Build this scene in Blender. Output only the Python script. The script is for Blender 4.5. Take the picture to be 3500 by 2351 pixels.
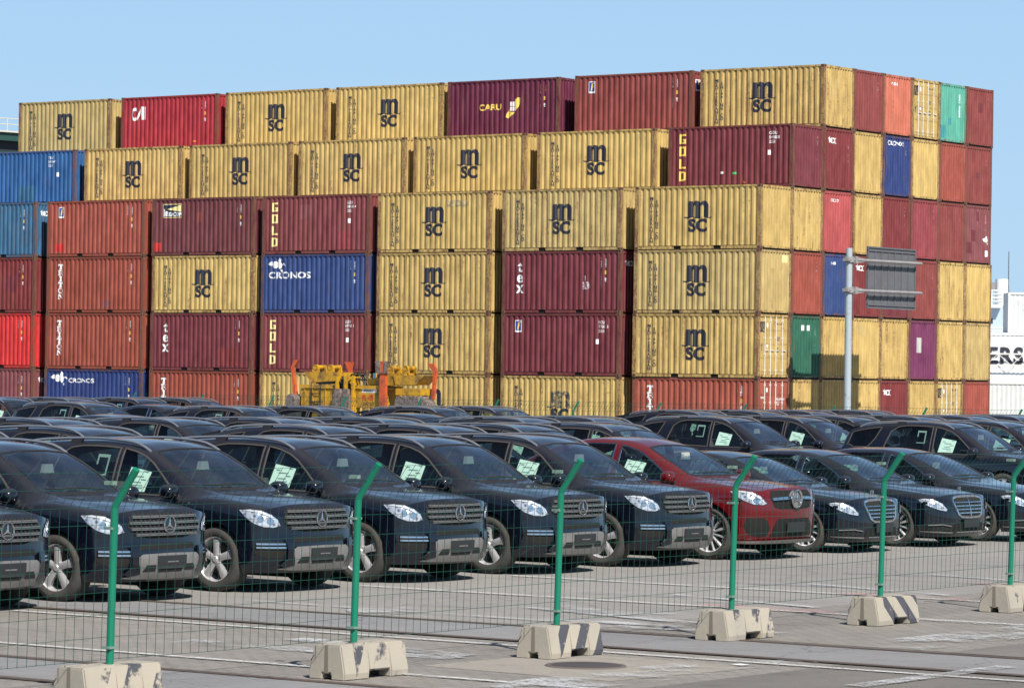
import bpy, bmesh, math, random
import numpy as np
from mathutils import Vector, Matrix
R = math.radians
random.seed(7)
for o in list(bpy.data.objects): bpy.data.objects.remove(o)
SC = bpy.context.scene
COL = SC.collection

# ------------------------------------------------------------------ camera, sky, sun, exposure
# world axes: +X = the way the parked cars face, +Y = across the rows towards the stack, Z up
YAW, PITCH, ROLL, CAM_H = 0.626808, 0.0089735, 0.0136520, 2.60
cam_d = bpy.data.cameras.new('camera'); cam = bpy.data.objects.new('camera', cam_d); COL.objects.link(cam)
fw0 = Vector((-math.sin(YAW), math.cos(YAW), 0)); rt0 = Vector((math.cos(YAW), math.sin(YAW), 0)); up0 = Vector((0, 0, 1))
fwd = fw0*math.cos(PITCH) + up0*math.sin(PITCH); upv = -fw0*math.sin(PITCH) + up0*math.cos(PITCH)
rt = rt0*math.cos(ROLL) + upv*math.sin(ROLL); up = -rt0*math.sin(ROLL) + upv*math.cos(ROLL)
M = Matrix.Identity(4)
for i in range(3):
    M[i][0] = rt[i]; M[i][1] = up[i]; M[i][2] = -fwd[i]
M[2][3] = CAM_H
cam.matrix_world = M
cam_d.sensor_width = 36; cam_d.lens = 36*11821.6/3500
cam_d.clip_start = 0.5; cam_d.clip_end = 6000
cam_d.dof.use_dof = True; cam_d.dof.focus_distance = 48; cam_d.dof.aperture_fstop = 14
SC.camera = cam

SUN_EL = R(44)
to_sun = Vector((0.8655*math.cos(SUN_EL), -0.501*math.cos(SUN_EL), math.sin(SUN_EL)))
W = bpy.data.worlds.new('World'); SC.world = W; W.use_nodes = True
nt = W.node_tree; nt.nodes.clear()
sky = nt.nodes.new('ShaderNodeTexSky'); sky.sky_type = 'NISHITA'; sky.sun_disc = False
sky.sun_elevation = SUN_EL; sky.sun_rotation = math.atan2(to_sun.x, to_sun.y)
sky.air_density = 1.0; sky.dust_density = 0.6; sky.ozone_density = 2.5; sky.altitude = 0
bg = nt.nodes.new('ShaderNodeBackground'); bg.inputs['Strength'].default_value = 0.0445
wo = nt.nodes.new('ShaderNodeOutputWorld')
tc_ = nt.nodes.new('ShaderNodeTexCoord'); sx_ = nt.nodes.new('ShaderNodeSeparateXYZ'); rp_ = nt.nodes.new('ShaderNodeValToRGB'); mk_ = nt.nodes.new('ShaderNodeMix'); mk_.data_type = 'RGBA'
nt.links.new(tc_.outputs['Generated'], sx_.inputs[0]); nt.links.new(sx_.outputs['Z'], rp_.inputs[0])
rp_.color_ramp.elements[0].position = 0.15; rp_.color_ramp.elements[0].color = (.88, .88, .88, 1); rp_.color_ramp.elements[1].position = 0.72; rp_.color_ramp.elements[1].color = (.0, .0, .0, 1)
rp2 = nt.nodes.new('ShaderNodeValToRGB'); nt.links.new(sx_.outputs['Z'], rp2.inputs[0])      # colour of the clear air low over the horizon
rp2.color_ramp.elements[0].position = 0.0; rp2.color_ramp.elements[0].color = (7.5, 11.1, 14.6, 1); rp2.color_ramp.elements[1].position = 0.22; rp2.color_ramp.elements[1].color = (5.2, 9.1, 14.2, 1); e3_ = rp2.color_ramp.elements.new(0.46); e3_.color = (1.9, 4.0, 8.0, 1)
nt.links.new(rp_.outputs[0], mk_.inputs[0]); nt.links.new(sky.outputs[0], mk_.inputs[6]); nt.links.new(rp2.outputs[0], mk_.inputs[7])
nt.links.new(mk_.outputs[2], bg.inputs[0]); nt.links.new(bg.outputs[0], wo.inputs[0])
sd = bpy.data.lights.new('sun', 'SUN'); sd.energy = 5.0; sd.angle = R(0.5); sd.color = (1.0, 0.94, 0.86)
sun = bpy.data.objects.new('sun', sd); COL.objects.link(sun)
sun.rotation_euler = to_sun.to_track_quat('Z', 'Y').to_euler()
SC.view_settings.view_transform = 'Standard'; SC.view_settings.look = 'None'
SC.view_settings.exposure = 0.60; SC.view_settings.gamma = 1.0
SC.render.engine = 'CYCLES'
SC.cycles.max_bounces = 6; SC.cycles.transparent_max_bounces = 16
SC.render.resolution_x = 1024; SC.render.resolution_y = 687

# ------------------------------------------------------------------ helpers
def tag(o, label=None, cat=None, group=None, kind=None):
    if label: o['label'] = label
    if cat: o['category'] = cat
    if group: o['group'] = group
    if kind: o['kind'] = kind
    return o
def empty(name, loc=(0, 0, 0), rz=0, label=None, cat=None, group=None):
    o = bpy.data.objects.new(name, None); COL.objects.link(o); o.location = loc; o.rotation_euler = (0, 0, rz)
    o.empty_display_size = 0.3
    return tag(o, label, cat, group)
def me_from(bm, name, mat, smooth=False, doubles=False):
    if doubles: bmesh.ops.remove_doubles(bm, verts=bm.verts, dist=1e-5)
    me = bpy.data.meshes.new(name); bm.to_mesh(me); bm.free()
    for m in (mat if isinstance(mat, (list, tuple)) else [mat]): me.materials.append(m)
    if smooth:
        me.polygons.foreach_set('use_smooth', [True]*len(me.polygons))
        if hasattr(me, 'set_sharp_from_angle'): me.set_sharp_from_angle(angle=R(42))
    return me
def inst(name, me, parent=None, loc=None, rot=None):
    o = bpy.data.objects.new(name, me); COL.objects.link(o)
    if parent: o.parent = parent
    if loc: o.location = loc
    if rot: o.rotation_euler = rot
    return o
def obj(name, bm, mat, parent=None, smooth=False, loc=None, rot=None):
    return inst(name, me_from(bm, name, mat, smooth), parent, loc, rot)
def copy_tree(o, parent=None):
    c = o.copy(); COL.objects.link(c); c.parent = parent
    for ch in list(o.children): copy_tree(ch, c)
    return c
def box(bm, x0, x1, y0, y1, z0, z1, bev=0):
    v = [bm.verts.new(p) for p in ((x0,y0,z0),(x1,y0,z0),(x1,y1,z0),(x0,y1,z0),(x0,y0,z1),(x1,y0,z1),(x1,y1,z1),(x0,y1,z1))]
    fs = [bm.faces.new([v[i] for i in f]) for f in ((3,2,1,0),(4,5,6,7),(0,1,5,4),(1,2,6,5),(2,3,7,6),(3,0,4,7))]
    if bev:
        es = list({e for f in fs for e in f.edges})
        bmesh.ops.bevel(bm, geom=es, offset=bev, segments=2, affect='EDGES')
def tube(bm, p0, p1, r, n=8, r1=None, cap=True):
    p0 = Vector(p0); p1 = Vector(p1); d = (p1-p0).normalized()
    a = d.orthogonal().normalized(); b = d.cross(a); r1 = r if r1 is None else r1
    A = []; B = []
    for i in range(n):
        t = 2*math.pi*i/n; q = a*math.cos(t)+b*math.sin(t)
        A.append(bm.verts.new(p0+q*r)); B.append(bm.verts.new(p1+q*r1))
    for i in range(n): bm.faces.new((A[i], A[(i+1) % n], B[(i+1) % n], B[i]))
    if cap: bm.faces.new(A[::-1]); bm.faces.new(B)
def path_tube(bm, pts, r, n=6):
    pts = [Vector(p) for p in pts]; rings = []
    a = (pts[1]-pts[0]).orthogonal().normalized()
    for i, p in enumerate(pts):
        d = (pts[min(i+1, len(pts)-1)]-pts[max(i-1, 0)]).normalized()
        a = (a-d*a.dot(d)).normalized(); b = d.cross(a)
        rr = r[i] if isinstance(r, (list, tuple)) else r
        rings.append([bm.verts.new(p+(a*math.cos(2*math.pi*k/n)+b*math.sin(2*math.pi*k/n))*rr) for k in range(n)])
    for i in range(len(rings)-1):
        for k in range(n): bm.faces.new((rings[i][k], rings[i][(k+1) % n], rings[i+1][(k+1) % n], rings[i+1][k]))
    bm.faces.new(rings[0][::-1]); bm.faces.new(rings[-1])
def prism(bm, poly, axis, a0, a1):
    """extrude a 2D polygon along axis ('x': poly is (y,z); 'y': (x,z); 'z': (x,y))"""
    def P(p, a): return {'x': (a, p[0], p[1]), 'y': (p[0], a, p[1]), 'z': (p[0], p[1], a)}[axis]
    A = [bm.verts.new(P(p, a0)) for p in poly]; B = [bm.verts.new(P(p, a1)) for p in poly]
    fs = [bm.faces.new(A), bm.faces.new(B)]
    n = len(poly)
    for i in range(n): fs.append(bm.faces.new((A[i], A[(i+1) % n], B[(i+1) % n], B[i])))
    bmesh.ops.recalc_face_normals(bm, faces=fs)
def lathe(bm, prof, n=32, axis='y', c=(0, 0, 0)):
    """prof: list of (radius, offset along axis)"""
    rings = []
    for r, a in prof:
        ring = []
        for k in range(n):
            t = 2*math.pi*k/n; u, v = r*math.cos(t), r*math.sin(t)
            p = (c[0]+u, c[1]+a, c[2]+v) if axis == 'y' else ((c[0]+u, c[1]+v, c[2]+a) if axis == 'z' else (c[0]+a, c[1]+u, c[2]+v))
            ring.append(bm.verts.new(p))
        rings.append(ring)
    for i in range(len(rings)-1):
        for k in range(n): bm.faces.new((rings[i][k], rings[i][(k+1) % n], rings[i+1][(k+1) % n], rings[i+1][k]))
# 2D bmesh tools: polygons and text laid out in a plane, sliced, then mapped onto a surface
def poly2d(bm, pts):
    return bm.faces.new([bm.verts.new((p[0], p[1], 0)) for p in pts])
def rect2d(bm, x0, y0, x1, y1): return poly2d(bm, ((x0, y0), (x1, y0), (x1, y1), (x0, y1)))
def disc2d(bm, cx, cy, rx, ry=None, n=24):
    ry = ry or rx
    return poly2d(bm, [(cx+rx*math.cos(2*math.pi*k/n), cy+ry*math.sin(2*math.pi*k/n)) for k in range(n)])
def cut2d(bm, vals, ax=0):
    no = (1, 0, 0) if ax == 0 else (0, 1, 0)
    for v in vals:
        co = (v, 0, 0) if ax == 0 else (0, v, 0)
        bmesh.ops.bisect_plane(bm, geom=list(bm.verts)+list(bm.edges)+list(bm.faces), plane_co=co, plane_no=no, dist=1e-6)
_txt = {}
def text2d(s, size=1.0, bold=0.0, align='LEFT', line=1.0, sx=1.0, shear=0.0, space=1.0):
    key = (s, size, bold, align, line, sx, shear, space)
    if key not in _txt:
        c = bpy.data.curves.new('t', 'FONT'); c.body = s; c.size = size; c.offset = bold; c.align_x = align
        c.space_line = line; c.shear = shear; c.space_character = space; c.resolution_u = 3
        o = bpy.data.objects.new('t', c); COL.objects.link(o)
        bpy.context.view_layer.update()
        me = bpy.data.meshes.new_from_object(o.evaluated_get(bpy.context.evaluated_depsgraph_get()))
        bpy.data.objects.remove(o); bpy.data.curves.remove(c)
        for v in me.vertices: v.co.x *= sx
        _txt[key] = me
    return _txt[key]
def add_text(bm, s, x, y, size=1.0, **k):
    me = text2d(s, size, **k); n0 = len(bm.verts)
    bm.from_mesh(me); bm.verts.ensure_lookup_table()
    for v in bm.verts[n0:]: v.co.x += x; v.co.y += y

# ------------------------------------------------------------------ materials
def newmat(name):
    m = bpy.data.materials.new(name); m.use_nodes = True; t = m.node_tree
    b = t.nodes['Principled BSDF']; return m, t, b
def simple(name, col, rough=0.6, metal=0.0, **k):
    m, t, b = newmat(name); b.inputs['Base Color'].default_value = (*col, 1)
    b.inputs['Roughness'].default_value = rough; b.inputs['Metallic'].default_value = metal
    for kk, v in k.items(): b.inputs[kk].default_value = v
    return m
def N(t, typ, **k):
    n = t.nodes.new(typ)
    for a, v in k.items():
        if a == 'inp':
            for kk, vv in v.items(): n.inputs[kk].default_value = vv
        else: setattr(n, a, v)
    return n
def noise(t, vec, scale, detail=4, rough=0.55):
    n = N(t, 'ShaderNodeTexNoise', inp={'Scale': scale, 'Detail': detail, 'Roughness': rough}); t.links.new(vec, n.inputs['Vector']); return n.outputs['Fac']
def ramp(t, fac, a, b, c0=(0, 0, 0, 1), c1=(1, 1, 1, 1)):
    if a > b: a, b, c0, c1 = b, a, c1, c0
    r = N(t, 'ShaderNodeValToRGB'); r.color_ramp.elements[0].position = a; r.color_ramp.elements[1].position = b
    r.color_ramp.elements[0].color = c0; r.color_ramp.elements[1].color = c1
    t.links.new(fac, r.inputs[0]); return r.outputs[0]
def mixc(t, fac, a, b, mode='MIX'):
    n = N(t, 'ShaderNodeMix', data_type='RGBA', blend_type=mode)
    for s, v in ((n.inputs[0], fac), (n.inputs[6], a), (n.inputs[7], b)):
        if isinstance(v, (float, int)): s.default_value = v
        elif isinstance(v, tuple): s.default_value = (*v[:3], 1)
        else: t.links.new(v, s)
    return n.outputs[2]
def math_(t, op, a, b=0.0):
    n = N(t, 'ShaderNodeMath', operation=op)
    for s, v in ((n.inputs[0], a), (n.inputs[1], b)):
        if isinstance(v, (float, int)): s.default_value = v
        else: t.links.new(v, s)
    return n.outputs[0]
def obj_vec(t, scale=(1, 1, 1), per_object=True):
    tc = N(t, 'ShaderNodeTexCoord'); mp = N(t, 'ShaderNodeMapping'); mp.inputs['Scale'].default_value = scale
    t.links.new(tc.outputs['Object'], mp.inputs['Vector'])
    if not per_object: return mp.outputs[0]
    oi = N(t, 'ShaderNodeObjectInfo'); m = math_(t, 'MULTIPLY', oi.outputs['Random'], 91.7)
    cb = N(t, 'ShaderNodeCombineXYZ')
    for i in range(3): t.links.new(m, cb.inputs[i])
    ad = N(t, 'ShaderNodeVectorMath', operation='ADD'); t.links.new(mp.outputs[0], ad.inputs[0]); t.links.new(cb.outputs[0], ad.inputs[1])
    return ad.outputs[0]
def bump(t, b, h, dist=0.01, strength=0.5):
    n = N(t, 'ShaderNodeBump', inp={'Strength': strength, 'Distance': dist}); t.links.new(h, n.inputs['Height']); t.links.new(n.outputs[0], b.inputs['Normal'])

PAL = dict(
    yellow=(0.490, 0.345, 0.115), yellow2=(0.52, 0.370, 0.125), sand=(0.45, 0.335, 0.130),
    maroon=(0.146, 0.021, 0.031), oxide=(0.215, 0.040, 0.036), beaconm=(0.135, 0.030, 0.036), goldred=(0.180, 0.036, 0.040), redbrown=(0.30, 0.062, 0.040), tricolor=(0.27, 0.055, 0.032),
    bright=(0.55, 0.022, 0.022), cai=(0.33, 0.016, 0.030), magenta=(0.105, 0.006, 0.034), darkred=(0.17, 0.020, 0.022),
    dusty=(0.20, 0.055, 0.062), blue=(0.020, 0.105, 0.29), steel=(0.028, 0.115, 0.22), navy=(0.012, 0.035, 0.16), navy2=(0.022, 0.055, 0.19),
    salmon=(0.50, 0.14, 0.085), pink=(0.40, 0.070, 0.070), mint=(0.085, 0.36, 0.27), teal=(0.04, 0.26, 0.30), green=(0.012, 0.105, 0.062), purple=(0.15, 0.022, 0.085),
    trired=(0.33, 0.075, 0.045), white=(0.62, 0.64, 0.62), grey=(0.50, 0.52, 0.50), pinkred=(0.25, 0.040, 0.050))
PAL = {k: tuple(c*0.83 for c in v) for k, v in PAL.items()}      # all paints scaled down evenly to balance the raised exposure
_pm = {}
def paint(cname, rust=0.25):
    key = (cname, rust)
    if key in _pm: return _pm[key]
    m, t, b = newmat('paint_%s_%02d' % (cname, int(rust*100)))
    base = PAL[cname]
    v = obj_vec(t, (1, 1, 1)); vs = obj_vec(t, (7, 7, 0.55)); vm = obj_vec(t, (2.2, 2.2, 1.0))
    n1 = noise(t, vm, 1.2, 5); n2 = noise(t, vs, 1.0, 6, 0.65); n3 = noise(t, v, 9, 6, 0.7)
    light = tuple(min(1, c*1.18+0.012) for c in base); dark = tuple(c*0.80 for c in base)
    c = mixc(t, ramp(t, n1, 0.3, 0.7), dark, light)
    grime = (0.16, 0.125, 0.10)
    c = mixc(t, math_(t, 'MULTIPLY', ramp(t, n2, 0.54, 0.82), 0.18), c, grime)
    # rust: streaks and chips
    rmask = math_(t, 'MULTIPLY', ramp(t, n2, 0.62-0.22*rust, 0.72-0.12*rust), ramp(t, n3, 0.46-0.16*rust, 0.60-0.10*rust))
    chips = ramp(t, n3, 0.70-0.14*rust, 0.73-0.12*rust)
    rr = math_(t, 'MAXIMUM', rmask, chips)
    c = mixc(t, math_(t, 'MULTIPLY', rr, min(1.0, 0.42+rust)), c, (0.135, 0.055, 0.028))
    t.links.new(c, b.inputs['Base Color']); b.inputs['Roughness'].default_value = 0.62
    b.inputs['Specular IOR Level'].default_value = 0.35
    bump(t, b, n1, 0.03, 0.25)
    _pm[key] = m; return m
_rp = {}
def post_paint(cname):
    """corner posts: the container's paint worn through to rust"""
    if cname in _rp: return _rp[cname]
    m, t, b = newmat('post_'+cname); base = PAL[cname]; v = obj_vec(t, (5, 5, 1.1)); n = noise(t, v, 1.6, 6, .7); n2 = noise(t, obj_vec(t), 12, 5, .7)
    rust = tuple(.75*r+.25*c*.4 for r, c in zip((.175, .080, .045), base))
    c = mixc(t, ramp(t, n, .40, .60), tuple(c*.80 for c in base), rust); c = mixc(t, ramp(t, n2, .52, .62), c, (.105, .045, .028))
    c = mixc(t, ramp(t, n2, .36, .30), c, tuple(min(1, x*1.1+.02) for x in base))
    t.links.new(c, b.inputs['Base Color']); b.inputs['Roughness'].default_value = .75; _rp[cname] = m; return m
def worn(name, col, bare, thr=0.5, rough=0.6, scale=4.0, soft=0.05):
    """paint whose worn places are really missing, on a sheet of its own"""
    m, t, b = newmat(name); v = obj_vec(t); n = noise(t, v, scale, 8, 0.72)
    k = ramp(t, n, thr-soft, thr+soft)
    c = mixc(t, k, col, bare); t.links.new(c, b.inputs['Base Color']); b.inputs['Roughness'].default_value = rough
    return m
ink = worn('black_lettering', (0.012, 0.014, 0.028), (0.10, 0.085, 0.06), 0.66, 0.6, 5)
ink_faded = worn('faded_black_lettering', (0.035, 0.035, 0.04), (0.30, 0.24, 0.12), 0.52, 0.7, 6)
white_ink = worn('white_lettering', (0.72, 0.74, 0.74), (0.40, 0.30, 0.28), 0.66, 0.6, 6)
yellow_ink = worn('yellow_lettering', (0.70, 0.50, 0.10), (0.45, 0.25, 0.06), 0.62, 0.6, 6)
pale_ink = worn('pale_yellow_lettering', (0.72, 0.62, 0.26), (0.35, 0.25, 0.12), 0.62, 0.6, 6)
red_ink = simple('red_lettering', (0.40, 0.02, 0.015)); logo_blue = simple('logo_blue', (0.02, 0.04, 0.24)); green_ink = simple('green_sticker', (0.03, 0.45, 0.12))
orange_ink = simple('orange_sticker', (0.70, 0.16, 0.03)); navy_ink = simple('navy_plate', (0.012, 0.016, 0.04))
hole_shade = simple('opening_shade', (0.008, 0.007, 0.006), 0.9)  # near-black colour painted in for the shade inside openings
casting_m = worn('rusty_casting', (0.10, 0.042, 0.026), (0.20, 0.12, 0.07), 0.56, 0.85, 14, 0.1)
galv = simple('galvanised_bar', (0.62, 0.61, 0.57), 0.5, 0.1)
# ------------------------------------------------------------------ ground, tracks, painted lines
def ground_mat(name, base, dark, scale=1.0, brick=0.0, cracks=0.3):
    base = tuple(c*.99 for c in base); dark = tuple(c*.99 for c in dark)
    m, t, b = newmat(name); v = obj_vec(t, (1, 1, 1), False)
    vx = obj_vec(t, (0.12, 1.0, 1.0), False)
    n1 = noise(t, v, 0.16*scale, 6, 0.6); n2 = noise(t, v, 3.0*scale, 8, 0.7); n3 = noise(t, v, 22*scale, 4, 0.7); n4 = noise(t, vx, 1.3, 5, 0.6)
    c = mixc(t, ramp(t, n1, 0.35, 0.68), base, dark)
    c = mixc(t, math_(t, 'MULTIPLY', ramp(t, n2, 0.42, 0.75), 0.45), c, tuple(x*0.62 for x in base))
    c = mixc(t, math_(t, 'MULTIPLY', ramp(t, n4, 0.55, 0.72), 0.35), c, tuple(x*0.60 for x in base))
    c = mixc(t, math_(t, 'MULTIPLY', ramp(t, n3, 0.50, 0.74), 0.35), c, tuple(x*0.55 for x in base))
    c = mixc(t, math_(t, 'MULTIPLY', ramp(t, n3, 0.30, 0.20), 0.5), c, tuple(min(1, x*1.3) for x in base))
    # oil spots and hairline cracks
    n5 = noise(t, v, 0.9*scale, 3, .5); c = mixc(t, math_(t, 'MULTIPLY', ramp(t, n5, .64, .72), .45), c, tuple(x*.50 for x in base))
    vo = N(t, 'ShaderNodeTexVoronoi', feature='DISTANCE_TO_EDGE', inp={'Scale': .55*scale, 'Randomness': 1.0}); wv_ = N(t, 'ShaderNodeVectorMath', operation='ADD'); t.links.new(v, wv_.inputs[0]); sc_ = N(t, 'ShaderNodeVectorMath', operation='SCALE'); sc_.inputs['Scale'].default_value = .5
    nn_ = N(t, 'ShaderNodeTexNoise', inp={'Scale': 2.5, 'Detail': 5}); t.links.new(v, nn_.inputs[0]); t.links.new(nn_.outputs['Color'], sc_.inputs[0]); t.links.new(sc_.outputs[0], wv_.inputs[1]); t.links.new(wv_.outputs[0], vo.inputs['Vector'])
    c = mixc(t, math_(t, 'MULTIPLY', math_(t, 'MULTIPLY', ramp(t, vo.outputs['Distance'], .014, .004), ramp(t, n1, .45, .6)), .8*cracks/.3*.75), c, tuple(x*.35 for x in base))
    h = n3
    if brick:
        bt = N(t, 'ShaderNodeTexBrick', inp={'Scale': 1.0, 'Mortar Size': 0.012, 'Mortar Smooth': 0.4, 'Brick Width': 0.225, 'Row Height': 0.1125, 'Bias': 0.0})
        wv = N(t, 'ShaderNodeTexWave', inp={'Scale': 2.2, 'Distortion': 1.5})
        vv = obj_vec(t, (1, 1, 1), False); t.links.new(vv, bt.inputs['Vector'])
        bt.inputs['Color1'].default_value = (1, 1, 1, 1); bt.inputs['Color2'].default_value = (0.80, 0.80, 0.80, 1); bt.inputs['Mortar'].default_value = (0.45, 0.44, 0.42, 1)
        c = mixc(t, brick, c, bt.outputs['Color'], 'MULTIPLY')
        h = math_(t, 'ADD', n3, math_(t, 'MULTIPLY', bt.outputs['Fac'], -1.0))
    t.links.new(c, b.inputs['Base Color']); b.inputs['Roughness'].default_value = 0.92; b.inputs['Specular IOR Level'].default_value = 0.2
    bump(t, b, h, 0.012, 0.6)
    return m
g_asph = ground_mat('yard_asphalt', (0.272, 0.262, 0.247), (0.225, 0.217, 0.207))
g_pave = ground_mat('block_paving', (0.275, 0.258, 0.235), (0.215, 0.202, 0.187), 1.0, 0.55)
g_slab = ground_mat('track_slab_concrete', (0.24, 0.238, 0.24), (0.205, 0.205, 0.208), 1.4)
g_dark = ground_mat('dark_asphalt', (0.185, 0.172, 0.158), (0.12, 0.112, 0.104), 1.2)
g_conc = ground_mat('light_concrete', (0.30, 0.275, 0.24), (0.26, 0.24, 0.215), 1.5)
def sheet(name, x0, x1, y0, y1, z, mat, label=None, kind='structure', pts=None, nx=1):
    bm = bmesh.new()
    if pts: bm.faces.new([bm.verts.new((p[0], p[1], z)) for p in pts])
    else: box_top = bm.faces.new([bm.verts.new(p) for p in ((x0, y0, z), (x1, y0, z), (x1, y1, z), (x0, y1, z))])
    o = obj(name, bm, mat); tag(o, label, None, None, kind); return o
sheet('ground', -3500, 3500, -300, 4500, 0.0, g_asph)
# block paving zone near the fence on the camera side of the first track and around the blocks
sheet('paving', -60, 12, 5, 27.32, 0.004, g_pave)
sheet('paving', -20.3, 12, 29.35, 60, 0.004, g_pave)
def track(y0, y1, x0=-27.5, x1=14):
    sheet('track_bed', x0, x1, y0, y1, 0.008, g_slab)
    for yy in (y0, y1):
        bm = bmesh.new(); box(bm, x0, x1, yy-0.035, yy+0.035, 0.002, 0.016)
        o = obj('rail', bm, rail_m); tag(o, None, None, None, 'structure')
        for s in (-1, 1):
            sheet('rail_groove', x0, x1, yy+s*0.06-0.024, yy+s*0.06+0.024, 0.0125, groove_m)
rail_m = worn('rusty_rail', (0.085, 0.062, 0.052), (0.12, 0.085, 0.068), 0.5, 0.7, 8, 0.2)
groove_m = ground_mat('groove_dirt', (0.115, 0.098, 0.082), (0.06, 0.05, 0.044), 3)
track(27.45, 29.10); track(21.05, 22.60)
def line_mat(name, col, thr, scale=2.2):
    m, t, b = newmat(name); v = obj_vec(t); n = noise(t, v, scale, 10, 0.78)
    n2 = noise(t, v, 30, 3, 0.6)
    k = math_(t, 'MULTIPLY', ramp(t, n, thr-0.07, thr+0.09), ramp(t, n2, 0.36, 0.5))
    b.inputs['Base Color'].default_value = (*col, 1); b.inputs['Roughness'].default_value = 0.85
    t.links.new(k, b.inputs['Alpha']); return m
wl_good = line_mat('road_paint_white', (0.50, 0.50, 0.49), 0.40)
wl_worn = line_mat('road_paint_worn', (0.44, 0.45, 0.46), 0.48, 1.6)
wl_broad = line_mat('road_paint_broad', (0.46, 0.47, 0.48), 0.555, 1.1)
wl_thin = line_mat('road_paint_thin', (0.44, 0.45, 0.46), 0.53, 1.2)
pk_worn = line_mat('road_paint_pink', (0.42, 0.22, 0.22), 0.50, 1.4)
bl_worn = line_mat('road_paint_blue_grey', (0.17, 0.18, 0.25), 0.50, 1.2)
def stripe(x0, x1, y, w, mat, y2=None):
    y2 = y if y2 is None else y2
    sheet('road_marking', 0, 0, 0, 0, 0.0165+0.0012*random.random(), mat, pts=((x0, y-w/2), (x1, y2-w/2), (x1, y2+w/2), (x0, y+w/2)))
for yy, xa in ((23.65, -25.6), (26.88, -26.0), (33.1, -26.2), (36.25, -26.2)): stripe(xa, -10, yy, 0.11, wl_good)
stripe(-25.3, -19.3, 30.0, 0.10, wl_worn, 29.8); stripe(-18.9, -12, 33.0, 0.10, wl_worn, 32.6)
for dy in (0, 1, 2, 3, 4, 5):
    yb = 30.9+dy*3.12
    stripe(-23.6, -21.4, yb, 0.12, bl_worn, yb+0.5); stripe(-22.6, -20.2, yb+0.55, 0.14, wl_worn, yb-0.15)
    stripe(-21.8, -20.5, yb-0.25, 0.10, wl_thin, yb+0.2); stripe(-21.4, -19.6, yb-0.75, 0.30, pk_worn if dy else wl_thin)
stripe(-22.0, -18.9, 25.0, 0.5, wl_thin, 25.2); stripe(-21.4, -19.0, 26.0, 0.35, wl_worn, 25.6)
stripe(-20.4, -18.4, 29.5, 0.25, wl_thin, 30.2); stripe(-21.2, -19.0, 31.2, 0.3, wl_thin, 30.4)
# broad worn line along the outer side of the fence, dark asphalt road beyond it, and its lane line
sheet('road_marking', -17.15, -16.25, 14.0, 27.30, 0.0185, wl_broad); sheet('road_marking', -17.2, -16.3, 29.3, 46.0, 0.0185, wl_broad)
sheet('road', -16.03, 12, 5, 27.30, 0.0062, g_dark); sheet('road', -16.03, 12, 29.30, 60, 0.0062, g_dark)
for a, b in ((18.0, 21.0), (25.4, 28.15), (31.5, 34.5)): sheet('road_marking', -14.88, -14.66, a, b, 0.0205, wl_worn)
for a in (((-23.69, 29.66), (-23.36, 30.5), (-22.92, 30.02), (-23.22, 29.17)), ((-22.7, 32.15), (-21.3, 31.56), (-20.77, 31.93), (-20.45, 31.49), (-21.14, 30.88), (-22.13, 31.35))):
    sheet('road_marking', 0, 0, 0, 0, 0.0185, wl_broad, pts=a)
# manhole
sheet('concrete_pad', 0, 0, 0, 0, 0.0068, g_conc, pts=((-18.7, 24.5), (-16.6, 24.4), (-16.4, 26.5), (-18.6, 26.6)))
mh = empty('manhole_cover', (-17.62, 25.52, 0.0075), 0, 'round dark iron manhole cover set in pale concrete beside the striped block', 'manhole')
bm = bmesh.new(); lathe(bm, [(0.001, 0.012), (0.30, 0.012), (0.315, 0.006)], 40, 'z'); obj('lid', bm, simple('dark_iron', (0.055, 0.045, 0.045), 0.7), mh, True)
bm = bmesh.new(); lathe(bm, [(0.32, 0.004), (0.34, 0.012), (0.36, 0.010), (0.37, 0.0)], 40, 'z'); obj('rim', bm, simple('iron_rim', (0.10, 0.085, 0.075), 0.8), mh, True)
sheet('litter', 0, 0, 0, 0, 0.02, simple('paper_scrap', (0.7, 0.72, 0.75)), pts=((-16.70, 26.50), (-16.58, 26.46), (-16.56, 26.60), (-16.68, 26.62)), kind=None)
tag(bpy.data.objects['litter'], 'small white paper scrap lying on the paving beyond the manhole', 'litter')

# ------------------------------------------------------------------ shipping containers
CL, CW, CH = 6.058, 2.438, 2.591
KX, KY, WP, HT = -73.155, 117.845, 2.4372, 2.597
# corrugation of the long side: breakpoints along x and inward depth
def corr(x0, x1, pitch, dep, base):
    pts = []; n = int(round((x1-x0)/pitch)); p = (x1-x0)/n
    for i in range(n):
        a = x0+i*p
        pts += [(a, base), (a+0.36*p, base), (a+0.56*p, base+dep), (a+0.84*p, base+dep)]
    pts.append((x1, base)); return pts
SIDE = corr(-CL+0.17, -0.17, 0.2725, 0.042, 0.014)
ENDC = corr(0.15, CW-0.15, 0.214, 0.042, 0.010)
def prof(tab, a):
    xs = [p[0] for p in tab]; return float(np.interp(a, xs, [p[1] for p in tab]))
def m_side(x, z, off=0.004): return (x, prof(SIDE, x)-off, z)          # long face, y=0 side, normal -y
def m_end(y, z, off=0.004): return (-prof(ENDC, y)+off, y, z)          # end face at x=0, normal +x
def conform(name, bm, mat, parent, fn, tab, ys=()):
    lo = min(v.co.x for v in bm.verts); hi = max(v.co.x for v in bm.verts)
    cut2d(bm, [p[0] for p in tab if lo < p[0] < hi], 0)
    for v in bm.verts: v.co = Vector(fn(v.co.x, v.co.y))
    bmesh.ops.recalc_face_normals(bm, faces=bm.faces)
    return me_from(bm, name, mat)
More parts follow.
